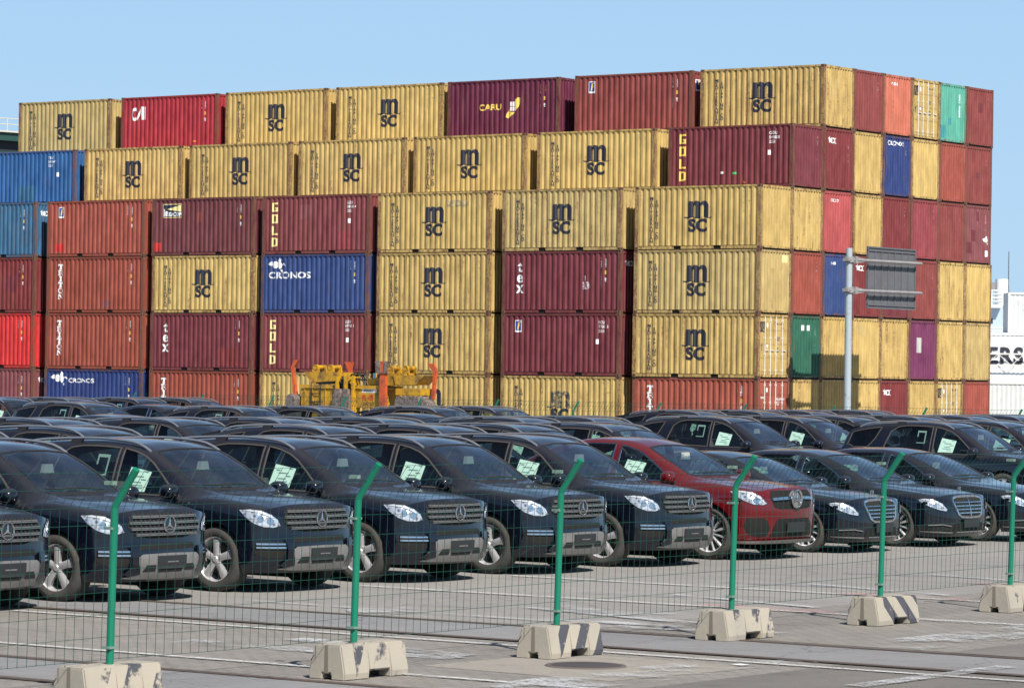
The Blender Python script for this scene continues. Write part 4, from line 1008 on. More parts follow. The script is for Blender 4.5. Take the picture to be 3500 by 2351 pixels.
# ---- car materials
def carpaint(name, col, coat=.95, dust=(0.105, 0.102, 0.106), amt=.32):
    m, t, b = newmat(name); v = obj_vec(t); n = noise(t, v, 2.0, 6, .65); n2 = noise(t, v, 60, 3, .6)
    g = N(t, 'ShaderNodeNewGeometry'); sp_ = N(t, 'ShaderNodeSeparateXYZ'); t.links.new(g.outputs['Normal'], sp_.inputs[0])
    upz = ramp(t, sp_.outputs['Z'], 0.25, 1.0)
    d = math_(t, 'MULTIPLY', math_(t, 'ADD', math_(t, 'MULTIPLY', upz, amt), 0.002), math_(t, 'ADD', math_(t, 'MULTIPLY', n, 0.9), math_(t, 'MULTIPLY', n2, 0.5)))
    c = mixc(t, d, col, dust); t.links.new(c, b.inputs['Base Color'])
    ro = math_(t, 'ADD', math_(t, 'MULTIPLY', d, 0.9), 0.22); t.links.new(ro, b.inputs['Roughness'])
    b.inputs['Coat Weight'].default_value = coat; b.inputs['Coat Roughness'].default_value = 0.10
    cr_ = math_(t, 'ADD', math_(t, 'MULTIPLY', d, 0.35), 0.03); t.links.new(cr_, b.inputs['Coat Roughness'])
    b.inputs['Specular IOR Level'].default_value = .22
    return m
p_black = carpaint('car_paint_black', (0.0028, 0.0038, 0.0100)); p_red = carpaint('car_paint_red', (0.090, 0.0015, 0.004), amt=.26, dust=(.17, .11, .11)); p_white = carpaint('car_paint_white', (.7, .7, .7))
def glassmat(name, tint, mixf, dustamt=.25):
    m, t, b = newmat(name); t.nodes.remove(b); out = [n for n in t.nodes if n.type == 'OUTPUT_MATERIAL'][0]
    tr = N(t, 'ShaderNodeBsdfTransparent'); tr.inputs[0].default_value = (*tint, 1)
    gl = N(t, 'ShaderNodeBsdfGlossy'); gl.inputs['Roughness'].default_value = .04; gl.inputs[0].default_value = (.9, .95, 1, 1)
    lw = N(t, 'ShaderNodeLayerWeight', inp={'Blend': .5}); mx = N(t, 'ShaderNodeMixShader')
    fr = math_(t, 'ADD', math_(t, 'MULTIPLY', math_(t, 'POWER', lw.outputs['Facing'], 3.6), 1-mixf), mixf)
    t.links.new(fr, mx.inputs[0]); t.links.new(tr.outputs[0], mx.inputs[1]); t.links.new(gl.outputs[0], mx.inputs[2])
    df = N(t, 'ShaderNodeBsdfDiffuse'); df.inputs[0].default_value = (.20, .19, .185, 1)
    v = obj_vec(t); n = noise(t, v, 3, 6, .65); k = math_(t, 'MULTIPLY', ramp(t, n, .25, .85), dustamt)
    m2 = N(t, 'ShaderNodeMixShader'); t.links.new(k, m2.inputs[0]); t.links.new(mx.outputs[0], m2.inputs[1]); t.links.new(df.outputs[0], m2.inputs[2])
    t.links.new(m2.outputs[0], out.inputs[0]); return m
g_wind = glassmat('windscreen_glass', (.66, .79, .79), .17, .12); g_side = glassmat('side_glass', (.88, .97, .93), .035, .01); g_rear = glassmat('privacy_glass', (.50, .60, .58), .045, .03)
chrome = simple('chrome', (.62, .63, .65), .16, 1.0); satin = worn('dusty_silver_trim', (.22, .215, .21), (.15, .142, .135), .56, .42, 5, .15)
satin.node_tree.nodes['Principled BSDF'].inputs['Metallic'].default_value = .35
rail_a = simple('roof_rail_satin', (.38, .39, .41), .30, .7); plas = simple('black_plastic', (.017, .017, .019), .55); seal = simple('dusty_window_seal', (.055, .048, .043), .7)
tyre_m = worn('tyre_rubber', (.035, .032, .030), (.065, .058, .052), .56, .88, 6, .15); alloy = simple('alloy', (.60, .60, .61), .33, .55); disc_m = simple('brake_disc', (.07, .07, .07), .5, .6)
inner = simple('interior_dark', (.012, .013, .015), .8); seatm = simple('seat_fabric', (.045, .045, .048), .7); seatl = simple('pale_plastic_cover', (.35, .36, .34), .5)
paper = simple('paper', (.55, .68, .62), .7); paper_l = simple('paper_print', (.22, .30, .28), .8); card = simple('green_card', (.22, .42, .20), .7); under = simple('underbody', (.006, .006, .006), .9)
grille_m = simple('grille_grey', (.17, .168, .165), .38, .5); mesh_m = None
def meshmat():
    m, t, b = newmat('grille_mesh'); v = obj_vec(t, (1, 1, 1), False)
    w1 = N(t, 'ShaderNodeTexWave', inp={'Scale': 34}); w1.wave_type = 'BANDS'; w1.bands_direction = 'DIAGONAL'; t.links.new(v, w1.inputs[0])
    c = mixc(t, ramp(t, w1.outputs[1], .45, .55), (.006, .006, .006), (.024, .023, .022)); t.links.new(c, b.inputs['Base Color']); b.inputs['Roughness'].default_value = .6; b.inputs['Specular IOR Level'].default_value = .15
    return m
mesh_m = meshmat()
def lampmat():
    m, t, b = newmat('headlamp_reflector'); v = obj_vec(t, (1, 1, 1), False)
    vo = N(t, 'ShaderNodeTexVoronoi', inp={'Scale': 17}); t.links.new(v, vo.inputs[0])
    c = mixc(t, ramp(t, vo.outputs['Distance'], .12, .5), (.10, .115, .14), (.62, .67, .74)); t.links.new(c, b.inputs['Base Color'])
    b.inputs['Metallic'].default_value = .6; b.inputs['Roughness'].default_value = .2; bump(t, b, vo.outputs['Distance'], .02, .7)
    b.inputs['Coat Weight'].default_value = 1; return m
lamp_m = lampmat(); drl = simple('lamp_strip', (.62, .66, .70), .25, .4); amber = simple('tail_red', (.25, .01, .01), .3)

# ---- shapes
def rows_suv(c=0.0):
    """c = 0: upright SUV; c = 1: coupe SUV"""
    rz = [0, -.04][int(c)]; w = .0+.02*c
    R_ = [keys((FX, .86, .27), (0, .82, .25), (-2.9, .82, .25), (-3.6, .80, .30), (-3.93, .68, .36)),
        keys((FX, .915, .33), (0, .90+w, .31), (-2.9, .90+w, .31), (-3.6, .88, .36), (-3.93, .74, .42)),
        keys((FX, .945, .50), (0, .950+w, .50), (-1.4, .925, .50), (-2.9, .950+w, .50), (-3.6, .93, .52), (-3.93, .80, .55)),
        keys((FX, .95, .68), (0, .965+w, .70), (-1.4, .945, .72), (-2.9, .965+w, .72), (-3.6, .94, .74), (-3.93, .80, .76)),
        keys((FX, .93, .84), (.2, .945, .88), (-.2, .950+w, .92), (-1.4, .945, .93), (-2.9, .955+w, .95), (-3.6, .93, .97), (-3.93, .79, .97)),
        keys((FX, .885, .935), (.2, .905, .985), (-.3, .915, 1.03), (-1.4, .92, 1.055), (-2.9, .915, 1.09), (-3.6, .88, 1.10), (-3.93, .76, 1.08)),
        keys((FX, .79, .985), (.2, .82, 1.04), (-.25, .845, 1.095), (-.5, .865, 1.085), (-1.4, .865, 1.085), (-2.9, .85, 1.125), (-3.6, .815, 1.14), (-3.93, .72, 1.10))]
    if c == 0:
        R_ += [keys((FX, .62, 1.015), (.1, .64, 1.075), (-.30, .68, 1.125), (-.42, .76, 1.14), (-.85, .785, 1.275), (-1.30, .765, 1.395), (-2.2, .755, 1.42), (-3.0, .74, 1.41), (-3.6, .715, 1.36), (-3.93, .69, 1.17)),
            keys((FX, .44, 1.035), (.1, .46, 1.095), (-.35, .56, 1.15), (-.46, .665, 1.185), (-.90, .675, 1.43), (-1.30, .640, 1.605), (-1.7, .62, 1.675), (-2.2, .615, 1.70), (-3.0, .60, 1.675), (-3.6, .575, 1.60), (-3.80, .57, 1.54), (-3.93, .62, 1.25)),
            keys((FX, .24, 1.043), (.1, .25, 1.103), (-.38, .30, 1.155), (-.44, .36, 1.175), (-.90, .36, 1.455), (-1.28, .345, 1.645), (-1.6, .335, 1.715), (-2.2, .33, 1.745), (-3.0, .33, 1.715), (-3.6, .32, 1.645), (-3.80, .32, 1.585), (-3.93, .36, 1.28)),
            keys((FX, 0, 1.046), (.1, 0, 1.106), (-.40, 0, 1.16), (-.45, 0, 1.18), (-.90, 0, 1.462), (-1.26, 0, 1.655), (-1.6, 0, 1.73), (-2.2, 0, 1.758), (-3.0, 0, 1.728), (-3.6, 0, 1.66), (-3.80, 0, 1.60), (-3.93, 0, 1.29))]
    else:
        R_ += [keys((FX, .62, 1.005), (.1, .64, 1.065), (-.30, .68, 1.115), (-.42, .76, 1.13), (-.85, .775, 1.25), (-1.30, .755, 1.36), (-2.2, .74, 1.385), (-3.0, .72, 1.33), (-3.6, .70, 1.22), (-3.93, .66, 1.12)),
            keys((FX, .44, 1.025), (.1, .46, 1.085), (-.35, .56, 1.14), (-.46, .665, 1.17), (-.90, .665, 1.38), (-1.35, .625, 1.56), (-1.8, .60, 1.635), (-2.2, .59, 1.645), (-2.8, .575, 1.575), (-3.4, .56, 1.38), (-3.7, .56, 1.23), (-3.93, .58, 1.13)),
            keys((FX, .24, 1.035), (.1, .25, 1.095), (-.38, .30, 1.145), (-.44, .36, 1.165), (-.90, .36, 1.40), (-1.30, .345, 1.595), (-1.7, .335, 1.675), (-2.2, .33, 1.692), (-2.8, .33, 1.62), (-3.4, .32, 1.42), (-3.7, .32, 1.26), (-3.93, .34, 1.14)),
            keys((FX, 0, 1.04), (.1, 0, 1.10), (-.40, 0, 1.15), (-.45, 0, 1.17), (-.90, 0, 1.41), (-1.28, 0, 1.605), (-1.7, 0, 1.69), (-2.2, 0, 1.705), (-2.8, 0, 1.635), (-3.4, 0, 1.43), (-3.7, 0, 1.265), (-3.93, 0, 1.145))]
    return R_
def rows_sedan():
    return [keys((FX, .83, .20), (0, .80, .19), (-3.1, .80, .19), (-3.8, .78, .26), (-4.25, .62, .36)),
        keys((FX, .885, .26), (0, .88, .25), (-3.1, .88, .25), (-3.8, .86, .30), (-4.25, .70, .42)),
        keys((FX, .915, .42), (0, .93, .42), (-1.5, .905, .42), (-3.1, .93, .42), (-3.8, .90, .46), (-4.25, .75, .55)),
        keys((FX, .915, .56), (0, .945, .58), (-1.5, .93, .60), (-3.1, .945, .62), (-3.8, .91, .64), (-4.25, .75, .70)),
        keys((FX, .885, .68), (.2, .905, .72), (-.3, .925, .77), (-1.5, .925, .80), (-3.1, .93, .83), (-3.8, .89, .83), (-4.25, .73, .84)),
        keys((FX, .83, .745), (.2, .86, .79), (-.3, .88, .85), (-1.5, .89, .885), (-3.1, .885, .92), (-3.8, .84, .93), (-4.25, .69, .92)),
        keys((FX, .74, .785), (.2, .77, .835), (-.3, .81, .90), (-.55, .845, .905), (-1.5, .85, .915), (-3.1, .82, .95), (-3.8, .76, .975), (-4.25, .64, .96)),
        keys((FX, .60, .81), (.1, .62, .86), (-.38, .66, .925), (-.55, .745, .95), (-1.0, .765, 1.06), (-1.6, .735, 1.19), (-2.4, .72, 1.215), (-3.1, .70, 1.15), (-3.6, .70, 1.02), (-4.25, .56, .985)),
        keys((FX, .43, .825), (.1, .45, .88), (-.45, .56, .955), (-.62, .655, 1.0), (-1.1, .645, 1.20), (-1.6, .595, 1.355), (-2.1, .57, 1.415), (-2.7, .56, 1.405), (-3.1, .55, 1.33), (-3.6, .56, 1.13), (-3.8, .55, 1.03), (-4.25, .44, 1.0)),
        keys((FX, .24, .832), (.1, .25, .89), (-.50, .30, .965), (-.58, .36, .985), (-1.1, .355, 1.225), (-1.55, .33, 1.385), (-2.1, .32, 1.455), (-2.7, .31, 1.445), (-3.1, .31, 1.37), (-3.6, .31, 1.15), (-3.8, .31, 1.04), (-4.25, .24, 1.005)),
        keys((FX, 0, .835), (.1, 0, .893), (-.52, 0, .97), (-.58, 0, .99), (-1.1, 0, 1.235), (-1.53, 0, 1.395), (-2.1, 0, 1.468), (-2.7, 0, 1.458), (-3.1, 0, 1.38), (-3.6, 0, 1.155), (-3.8, 0, 1.045), (-4.25, 0, 1.008))]
fas_suv = ([.20, .30, .42, .52, .62, .70, .80, .92, 1.0, 1.05, 1.2], [.74, .82, .87, .875, .86, .84, .835, .815, .775, .72, .60])
fas_cpe = ([.20, .30, .42, .52, .62, .70, .80, .92, 1.0, 1.05, 1.2], [.74, .82, .86, .87, .87, .87, .865, .84, .79, .72, .60])
fas_sed = ([.14, .22, .32, .42, .52, .62, .70, .78, .84, .9], [.76, .82, .84, .845, .84, .82, .80, .76, .70, .6])

def wheel(par, x, y, r, rim_r, w, kind, sgn):
    """sgn = +1: outer face towards +y"""
    wh = empty('wheel', (x, y, r)); wh.parent = par; wh.rotation_euler = (0, 0, 0)
    key = ('w', kind, r, sgn)
    if key not in DM:
        bm = bmesh.new(); o = w/2
        lathe(bm, [(rim_r-.005, -o*.9), (rim_r+.02, -o), (r-.05, -o), (r-.012, -o+.03), (r, -o+.06), (r, o-.06), (r-.012, o-.03), (r-.05, o-.004), (rim_r+.045, o), (rim_r+.01, o-.008), (rim_r-.008, o-.02)], 44)
        ty = me_from(bm, 'tyre', tyre_m, True)
        bm = bmesh.new(); lathe(bm, [(rim_r-.02, -o*.8), (rim_r-.028, o-.06), (rim_r-.012, o-.022), (rim_r+.004, o-.014), (rim_r+.004, o-.03)], 44)
        nS = 5 if kind == 'five' else 12
        yo = (o-.035)
        for k in range(nS):
            a = 2*math.pi*k/nS+.28; ca, sa = math.cos(a), math.sin(a)
            def pt(rad, tang, yy): return (rad*ca-tang*sa, yy, rad*sa+tang*ca)
            if kind == 'five': prof_ = [(.03, .042, 0.0), (.09, .040, .004), (.17, .043, .008), (rim_r-.01, .062, -.002)]
            elif k % 2 == 0: prof_ = [(.03, .013, 0), (.10, .014, .004), (.17, .017, .007), (rim_r-.01, .024, 0)]
            else: prof_ = [(.03, .013, -.006), (.10, .011, -.004), (.17, .012, 0), (rim_r-.01, .016, -.004)]
            pv = None
            for rad, hw, dy in prof_:
                q = [bm.verts.new(pt(rad, -hw, yo+dy-.012)), bm.verts.new(pt(rad, -hw*.55, yo+dy)), bm.verts.new(pt(rad, hw*.55, yo+dy)), bm.verts.new(pt(rad, hw, yo+dy-.012)), bm.verts.new(pt(rad, hw*.8, yo+dy-.06)), bm.verts.new(pt(rad, -hw*.8, yo+dy-.06))]
                if pv:
                    for i in range(6): bm.faces.new((pv[i], pv[(i+1) % 6], q[(i+1) % 6], q[i]))
                pv = q
        lathe(bm, [(.001, yo+.012), (.032, yo+.012), (.04, yo), (.075, yo-.004), (.08, yo-.05)], 20)
        rm = me_from(bm, 'rim', alloy, True)
        bm = bmesh.new(); lathe(bm, [(.001, -.02), (.165, -.02), (.165, -.045), (.001, -.045)], 28); lathe(bm, [(.17, -.05), (rim_r-.02, -.06)], 28); ds = me_from(bm, 'brake_disc', disc_m, False)
        DM[key] = (ty, rm, ds)
    for nm, me in zip(('tyre', 'rim', 'brake_disc'), DM[key]):
        q = inst(nm, me, wh); q.scale = (1, sgn, 1)
    return wh
def star_mesh(R0=.085, t=.010, rad=None):
    bm = bmesh.new(); rings = 28; pts = []
    for k in range(rings):
        a = 2*math.pi*k/rings; pts.append((0, R0*math.cos(a), R0*math.sin(a)))
    n = 6; V = []
    for k in range(rings):
        a = 2*math.pi*k/rings; V.append([bm.verts.new((t*math.sin(2*math.pi*j/n), (R0+t*math.cos(2*math.pi*j/n))*math.cos(a), (R0+t*math.cos(2*math.pi*j/n))*math.sin(a))) for j in range(n)])
    for k in range(rings):
        for j in range(n): bm.faces.new((V[k][j], V[(k+1) % rings][j], V[(k+1) % rings][(j+1) % n], V[k][(j+1) % n]))
    for k in range(3):
        a = math.pi/2+2*math.pi*k/3; tip = (.0, R0*math.cos(a), R0*math.sin(a)); w = .20*R0
        l = (0, w*math.cos(a+math.pi/3), w*math.sin(a+math.pi/3)); r = (0, w*math.cos(a-math.pi/3), w*math.sin(a-math.pi/3)); c = (.014, 0, 0)
        v = [bm.verts.new(p) for p in (tip, l, r, c)]
        bm.faces.new((v[0], v[1], v[3])); bm.faces.new((v[0], v[3], v[2]))
    bmesh.ops.recalc_face_normals(bm, faces=bm.faces); return bm

def build_car(kind):
    suv, cpe, sed = kind == 'suv', kind == 'coupe', kind == 'sedan'
    sh = Shape(rows_sedan() if sed else rows_suv(1.0 if cpe else 0.0), -4.25 if sed else -3.93, fas_sed if sed else (fas_cpe if cpe else fas_suv), 2.7 if sed else 2.5)
    K = sh.K; body_m = p_red if cpe else p_black
    root = empty('parked_car'); wb = 3.16 if sed else 2.915; wr = .345 if sed else .385; rr_ = .255 if sed else (.285 if cpe else .272); ar = wr+(.035 if sed else .045)
    # windows in (station, row) space
    if suv:
        side_w = {'front_side_window': [(-.62, 6.12), (-.79, 6.62), (-.98, 7.12), (-1.15, 7.47), (-1.33, 7.70), (-1.50, 7.80), (-1.69, 7.84), (-1.69, 6.10)], 'rear_side_window': [(-1.76, 6.10), (-1.76, 7.84), (-2.40, 7.83), (-2.58, 7.74), (-2.74, 7.42), (-2.88, 6.12)],
                  'quarter_window': [(-3.10, 6.9), (-2.98, 7.74), (-3.70, 7.66), (-3.78, 6.9), (-3.60, 6.35), (-3.25, 6.35)]}
        wind = [(-.50, 8.12), (-.88, 8.16), (-1.26, 8.30), (-1.27, 9.2), (-1.25, 10), (-1.27, 10.8), (-1.26, 11.70), (-.88, 11.84), (-.50, 11.88), (-.46, 10.9), (-.455, 10), (-.46, 9.1)]
    elif cpe:
        side_w = {'front_side_window': [(-.60, 6.12), (-.98, 7.05), (-1.35, 7.68), (-1.70, 7.84), (-1.70, 6.10)], 'rear_side_window': [(-1.82, 6.10), (-1.82, 7.84), (-2.35, 7.82), (-2.95, 7.45), (-3.25, 6.7), (-3.05, 6.2)]}
        wind = [(-.50, 8.12), (-.90, 8.16), (-1.28, 8.30), (-1.29, 9.2), (-1.27, 10), (-1.29, 10.8), (-1.28, 11.70), (-.90, 11.84), (-.50, 11.88), (-.46, 10.9), (-.455, 10), (-.46, 9.1)]
    else:
        side_w = {'front_side_window': [(-.82, 6.12), (-1.15, 7.05), (-1.55, 7.68), (-1.80, 7.84), (-1.80, 6.10)], 'rear_side_window': [(-1.92, 6.10), (-1.92, 7.84), (-2.60, 7.82), (-3.05, 7.50), (-3.38, 6.5), (-3.20, 6.15)]}
        wind = [(-.66, 8.12), (-1.08, 8.16), (-1.52, 8.30), (-1.53, 9.2), (-1.50, 10), (-1.53, 10.8), (-1.52, 11.70), (-1.08, 11.84), (-.66, 11.88), (-.60, 10.9), (-.595, 10), (-.60, 9.1)]
    polys = {}
    for k, pl in side_w.items(): polys[k+'+'] = pl; polys[k+'-'] = mirror_r(pl, K)
    polys['windscreen'] = wind
    # wheel arches as polygons in param space (side rows only)
    arches = []
    for cx in (0, -wb):
        pl = []
        for k in range(25):
            a = math.pi*k/24; x = cx+ar*math.cos(a); z = wr+ar*math.sin(a); pl.append((x, sh.r_of(min(x, FX), z, 0, 5)))
        pl += [(cx-ar, -.2), (cx+ar, -.2)]; arches.append(pl); arches.append(mirror_r(pl, K))
    bm = bmesh.new(); grid2d(bm, sh.back, FX, 0, 2*K, 64, 80)
    for pl in list(polys.values())+arches: slice_poly(bm, pl)
    glass_f = {k: [] for k in polys}; kill = []
    for f in bm.faces:
        c = face_center(f)
        hit = None
        for k, pl in polys.items():
            if inside(c, pl): hit = k; break
        if hit: glass_f[hit].append([(v.co.x, v.co.y) for v in f.verts]); kill.append(f); continue
        if any(inside(c, a) for a in arches): kill.append(f)
    bmesh.ops.delete(bm, geom=kill, context='FACES')
    for v in bm.verts: v.co = sh.P(v.co.x, v.co.y)
    # tail cap
    be = [e for e in bm.edges if len(e.link_faces) == 1 and all(abs(v.co.x-sh.back) < 1e-4 for v in e.verts)]
    r = bmesh.ops.extrude_edge_only(bm, edges=be); nv = [g for g in r['geom'] if isinstance(g, bmesh.types.BMVert)]
    cz = .7
    for v in nv: v.co = Vector((sh.back-.035, v.co.y*.80, cz+(v.co.z-cz)*.86))
    be = [e for e in bm.edges if len(e.link_faces) == 1 and all(v in nv for v in e.verts)]
    r = bmesh.ops.extrude_edge_only(bm, edges=be); nv2 = [g for g in r['geom'] if isinstance(g, bmesh.types.BMVert)]
    for v in nv2: v.co = Vector((sh.back-.045, 0, cz+(v.co.z-cz)*.5))
    # fascia
    nt_, nz = 44, 16; G = []
    z0 = .24 if not sed else .17
    for i in range(nt_+1):
        tau = -1+2*i/nt_; col = []
        y = sh.wz(.8)*abs(math.sin(tau*math.pi/2))**(2/sh.n); zt_ = float(np.interp(y, sh.ey, sh.ez))
        for j in range(nz+1):
            col.append(bm.verts.new(sh.F(max(-1, min(1, tau)), z0+(zt_-z0)*j/nz)))
        G.append(col)
    for i in range(nt_):
        for j in range(nz): bm.faces.new((G[i][j], G[i+1][j], G[i+1][j+1], G[i][j+1]))
    bmesh.ops.remove_doubles(bm, verts=bm.verts, dist=.0012)
    bmesh.ops.recalc_face_normals(bm, faces=bm.faces)
    bvh = BVHTree.FromBMesh(bm)
    body = obj('body', bm, body_m, root, True)
    def corner_patch(name, sgn, poly, mat, par, d, u0):
        """outline drawn in the plane facing the front corner (u measured from the badge), laid on the body"""
        b2 = bmesh.new(); poly2d(b2, poly); xs = [v.co.x for v in b2.verts]; ys = [v.co.y for v in b2.verts]
        cut2d(b2, list(np.arange(min(xs)+.005, max(xs), .035)), 0); cut2d(b2, list(np.arange(min(ys)+.005, max(ys), .035)), 1)
        D = Vector((.62, sgn*.78, 0)).normalized(); U = Vector((abs(D.y), -sgn*abs(D.x)*1.0, 0))
        for v in b2.verts:
            o_ = U*(v.co.x+u0)+D*6+Vector((0, 0, v.co.y)); h_, n_, _, _ = bvh.ray_cast(o_, -D)
            if h_ is None: h_ = U*(v.co.x+u0)+D*.6+Vector((0, 0, v.co.y)); n_ = D
            if n_.dot(D) < 0: n_ = -n_
            v.co = h_+(n_+D*2).normalized()*d
        for f in b2.faces:
            f.normal_update()
            if f.normal.dot(D) < 0: f.normal_flip()
        return obj(name, b2, mat, par, True)
    # glass
    def side_fn(x, r, d): return sh.off(x, r, d)
    for k, fl in glass_f.items():
        bm = bmesh.new(); cache = {}
        for f in fl:
            vs = []
            for q in f:
                kk = (round(q[0], 5), round(q[1], 5))
                if kk not in cache: cache[kk] = bm.verts.new(sh.P(*q)-sh.nrm(*q)*.006)
                if cache[kk] not in vs: vs.append(cache[kk])
            if len(vs) > 2:
                try: bm.faces.new(vs)
                except ValueError: pass
        bmesh.ops.recalc_face_normals(bm, faces=bm.faces)
        base = k.rstrip('+-'); mat = g_wind if k == 'windscreen' else (g_rear if base in ('quarter_window',) or (base == 'rear_side_window') else g_side)
        go = obj(base, bm, mat, root, True)
        bm = bmesh.new(); ribbon(bm, side_fn, polys[k], .026 if suv else .028, .006); obj('window_seal', bm, (chrome if (not suv and k != 'windscreen') else (plas if k == 'windscreen' else seal)), go, True)
    # doors seams
    xs_ = (-.52, -1.73, -2.92) if suv or cpe else (-.62, -1.86, -3.2)
    for m_ in (1, -1):
        fn = (lambda x, r, d: sh.off(x, r if m_ == 1 else 2*K-r, d))
        for pts_ in [[(x, 1.2), (x, 6.0)] for x in xs_]+[[(xs_[0], 1.2), (xs_[-1]+.38, 1.2)]]:
            bm = bmesh.new(); ribbon(bm, fn, pts_, .010, .0015, False); obj('door_seam', bm, plas, root)
    # wheel arch liners, underbody, interior
    for cx in (0, -wb):
        for s in (1, -1):
            bm = bmesh.new(); pv = None
            for k in range(25):
                a = -.25+(math.pi+.5)*k/24; x, z = cx+ar*math.cos(a), max(.16, wr+ar*math.sin(a)); xx = min(x, FX)
                yo_ = abs(sh.P(min(xx, FX), sh.r_of(xx, z, 0, 5)).y)-.003
                q = [bm.verts.new((x, s*yo_, z)), bm.verts.new((x, s*.55, z)), bm.verts.new((cx+(x-cx)*.2, s*.55, wr))]
                if pv: bm.faces.new((pv[0], q[0], q[1], pv[1])); bm.faces.new((pv[1], q[1], q[2], pv[2]))
                pv = q
            obj('wheel_arch_liner', bm, under, root)
    bm = bmesh.new(); zb = .22 if sed else .28
    box(bm, -wb+ar, -ar, -.78, .78, zb-.02, zb+.06); box(bm, sh.back+.15, .62, -.52, .52, zb, zb+.10); 
    obj('underbody', bm, under, root)
    bm = bmesh.new(); zf = zb+.12; belt = .86 if sed else 1.02; xd = -.78 if sed else -.62
    box(bm, -3.3 if not sed else -3.4, xd, -.74, .74, zf, zf+.02)
    prism(bm, [(xd+.34, belt-.06), (xd-.28, belt-.02), (xd-.34, belt-.14), (xd-.25, zf+.02), (xd+.34, zf+.02)], 'y', -.72, .72)
    for s in (1, -1): box(bm, -3.5, xd, s*.76-.02, s*.76+.02, zf, belt-.04)
    box(bm, -3.7 if not sed else -3.75, -3.1, -.72, .72, zf, belt-.10)
    obj('interior', bm, inner, root)
    bm = bmesh.new(); hb = .40 if not sed else .22
    for x, ys in ((xd-1.15, (.38, -.38)), (xd-2.05, (.40, 0, -.40))):
        for y in ys:
            wd = .25 if x > xd-1.5 else .19
            prism(bm, [(x+.52, zf+.16+.12), (x+.48, zf+.32), (x+.05, zf+.30), (x-.10, belt+.22), (x-.20, belt+.22), (x-.10, zf+.14)], 'y', y-wd, y+wd)
            box(bm, x-.21, x-.11, y-.13, y+.13, belt+.25, belt+.42, .03)
    obj('seats', bm, seatm, root)
    bm = bmesh.new(); path_tube(bm, [(xd-.42+.06*math.cos(a), .38+.18*math.sin(a), belt+.02+.17*math.cos(a)) for a in [2*math.pi*k/18 for k in range(19)]], .016, 6); obj('steering_wheel', bm, plas, root, True)
    zc = 1.50 if not sed else 1.24; xm = -1.02 if not sed else -1.28
    bm = bmesh.new(); prism(bm, [(-.085, zc-.10), (.085, zc-.10), (.06, zc), (-.06, zc)], 'x', xm-.03, xm+.03); obj('mirror_cover', bm, seatl, root)
    # wheels
    for x in (0, -wb):
        for s in (1, -1): wheel(root, x, s*(.815 if not sed else .80), wr, rr_, .27 if not sed else .24, 'five' if suv else 'multi', s)
    # side mirrors
    for s in (1, -1):
        mx_ = -.66 if not sed else -.86; mz = 1.13 if not sed else .96
        bm = bmesh.new(); bmesh.ops.create_icosphere(bm, subdivisions=3, radius=1)
        for v in bm.verts:
            q_ = v.co; w_ = [math.copysign(abs(a)**.72, a) for a in q_]
            v.co = Vector((max(w_[0]*.105, -.075)+mx_+.02*w_[2]*0, w_[1]*.105+s*1.015, w_[2]*(.088-.012*w_[1]*s)+mz+.03))
        mo = obj('door_mirror', bm, body_m, root, True)
        bm = bmesh.new(); box(bm, mx_-.02, mx_+.05, min(s*.86, s*.95), max(s*.86, s*.95), mz-.07, mz-.02, .008); obj('stalk', bm, plas, mo)
        bm = bmesh.new(); box(bm, mx_-.079, mx_-.0755, min(s*.94, s*1.09), max(s*.94, s*1.09), mz-.03, mz+.09); obj('mirror_glass', bm, chrome, mo)
    # roof rails
    if suv:
        for s in (1, -1):
            fn = lambda x, r: sh.P(x, r if s == 1 else 2*K-r)
            pts = []
            for k in range(23):
                x = -1.30-2.25*k/22; p_ = fn(x, 8.05); t_ = min(k, 22-k)/22; lift = .048*min(1, (t_/.10))**.7 if t_ < .10 else .048
                pts.append(p_+Vector((0, 0, lift+.005)))
            bm = bmesh.new(); path_tube(bm, pts, .0175, 8)
            ro = obj('roof_rail', bm, rail_a, root, True)
            bm = bmesh.new()
            for x in (-2.55,): p_ = fn(x, 8.05); prism(bm, [(p_.x-.12, p_.z-.02), (p_.x+.06, p_.z-.02), (p_.x+.11, p_.z+.042), (p_.x-.07, p_.z+.042)], 'y', p_.y-.016, p_.y+.016)
            obj('rail_foot', bm, plas, ro)
        # rear spoiler, tail lamps, rear glass
        bm = bmesh.new(); prism(bm, [(-3.60, 1.640), (-4.0, 1.572), (-3.98, 1.548), (-3.70, 1.54)], 'y', -.56, .56); obj('roof_spoiler', bm, body_m, root)
    for s in (1, -1):
        zt2 = .95 if not sed else .78; bx = sh.back
        bm = bmesh.new(); box(bm, bx-.03, bx+.12, min(s*.60, s*.80), max(s*.60, s*.80), zt2-.08, zt2+.10, .02); obj('tail_lamp', bm, amber, root)
    # wiper + cowl
    bm = bmesh.new(); fn = lambda x, r, d: sh.off(x, r, d)
    xw = -.475 if not sed else -.62
    ribbon(bm, fn, [(xw, 8.4), (xw+.012, 10), (xw, 11.6)], .05, .008, False); path_tube(bm, [sh.off(xw-.02, 8.9, .022), sh.off(xw-.055, 9.8, .022), sh.off(xw-.06, 10.6, .022)], .010, 5); path_tube(bm, [sh.off(xw-.02, 10.2, .03), sh.off(xw-.045, 11.0, .024), sh.off(xw-.05, 11.6, .024)], .010, 5)
    obj('wiper', bm, plas, root)
    # ---- front end details
    T = sh.tau_y
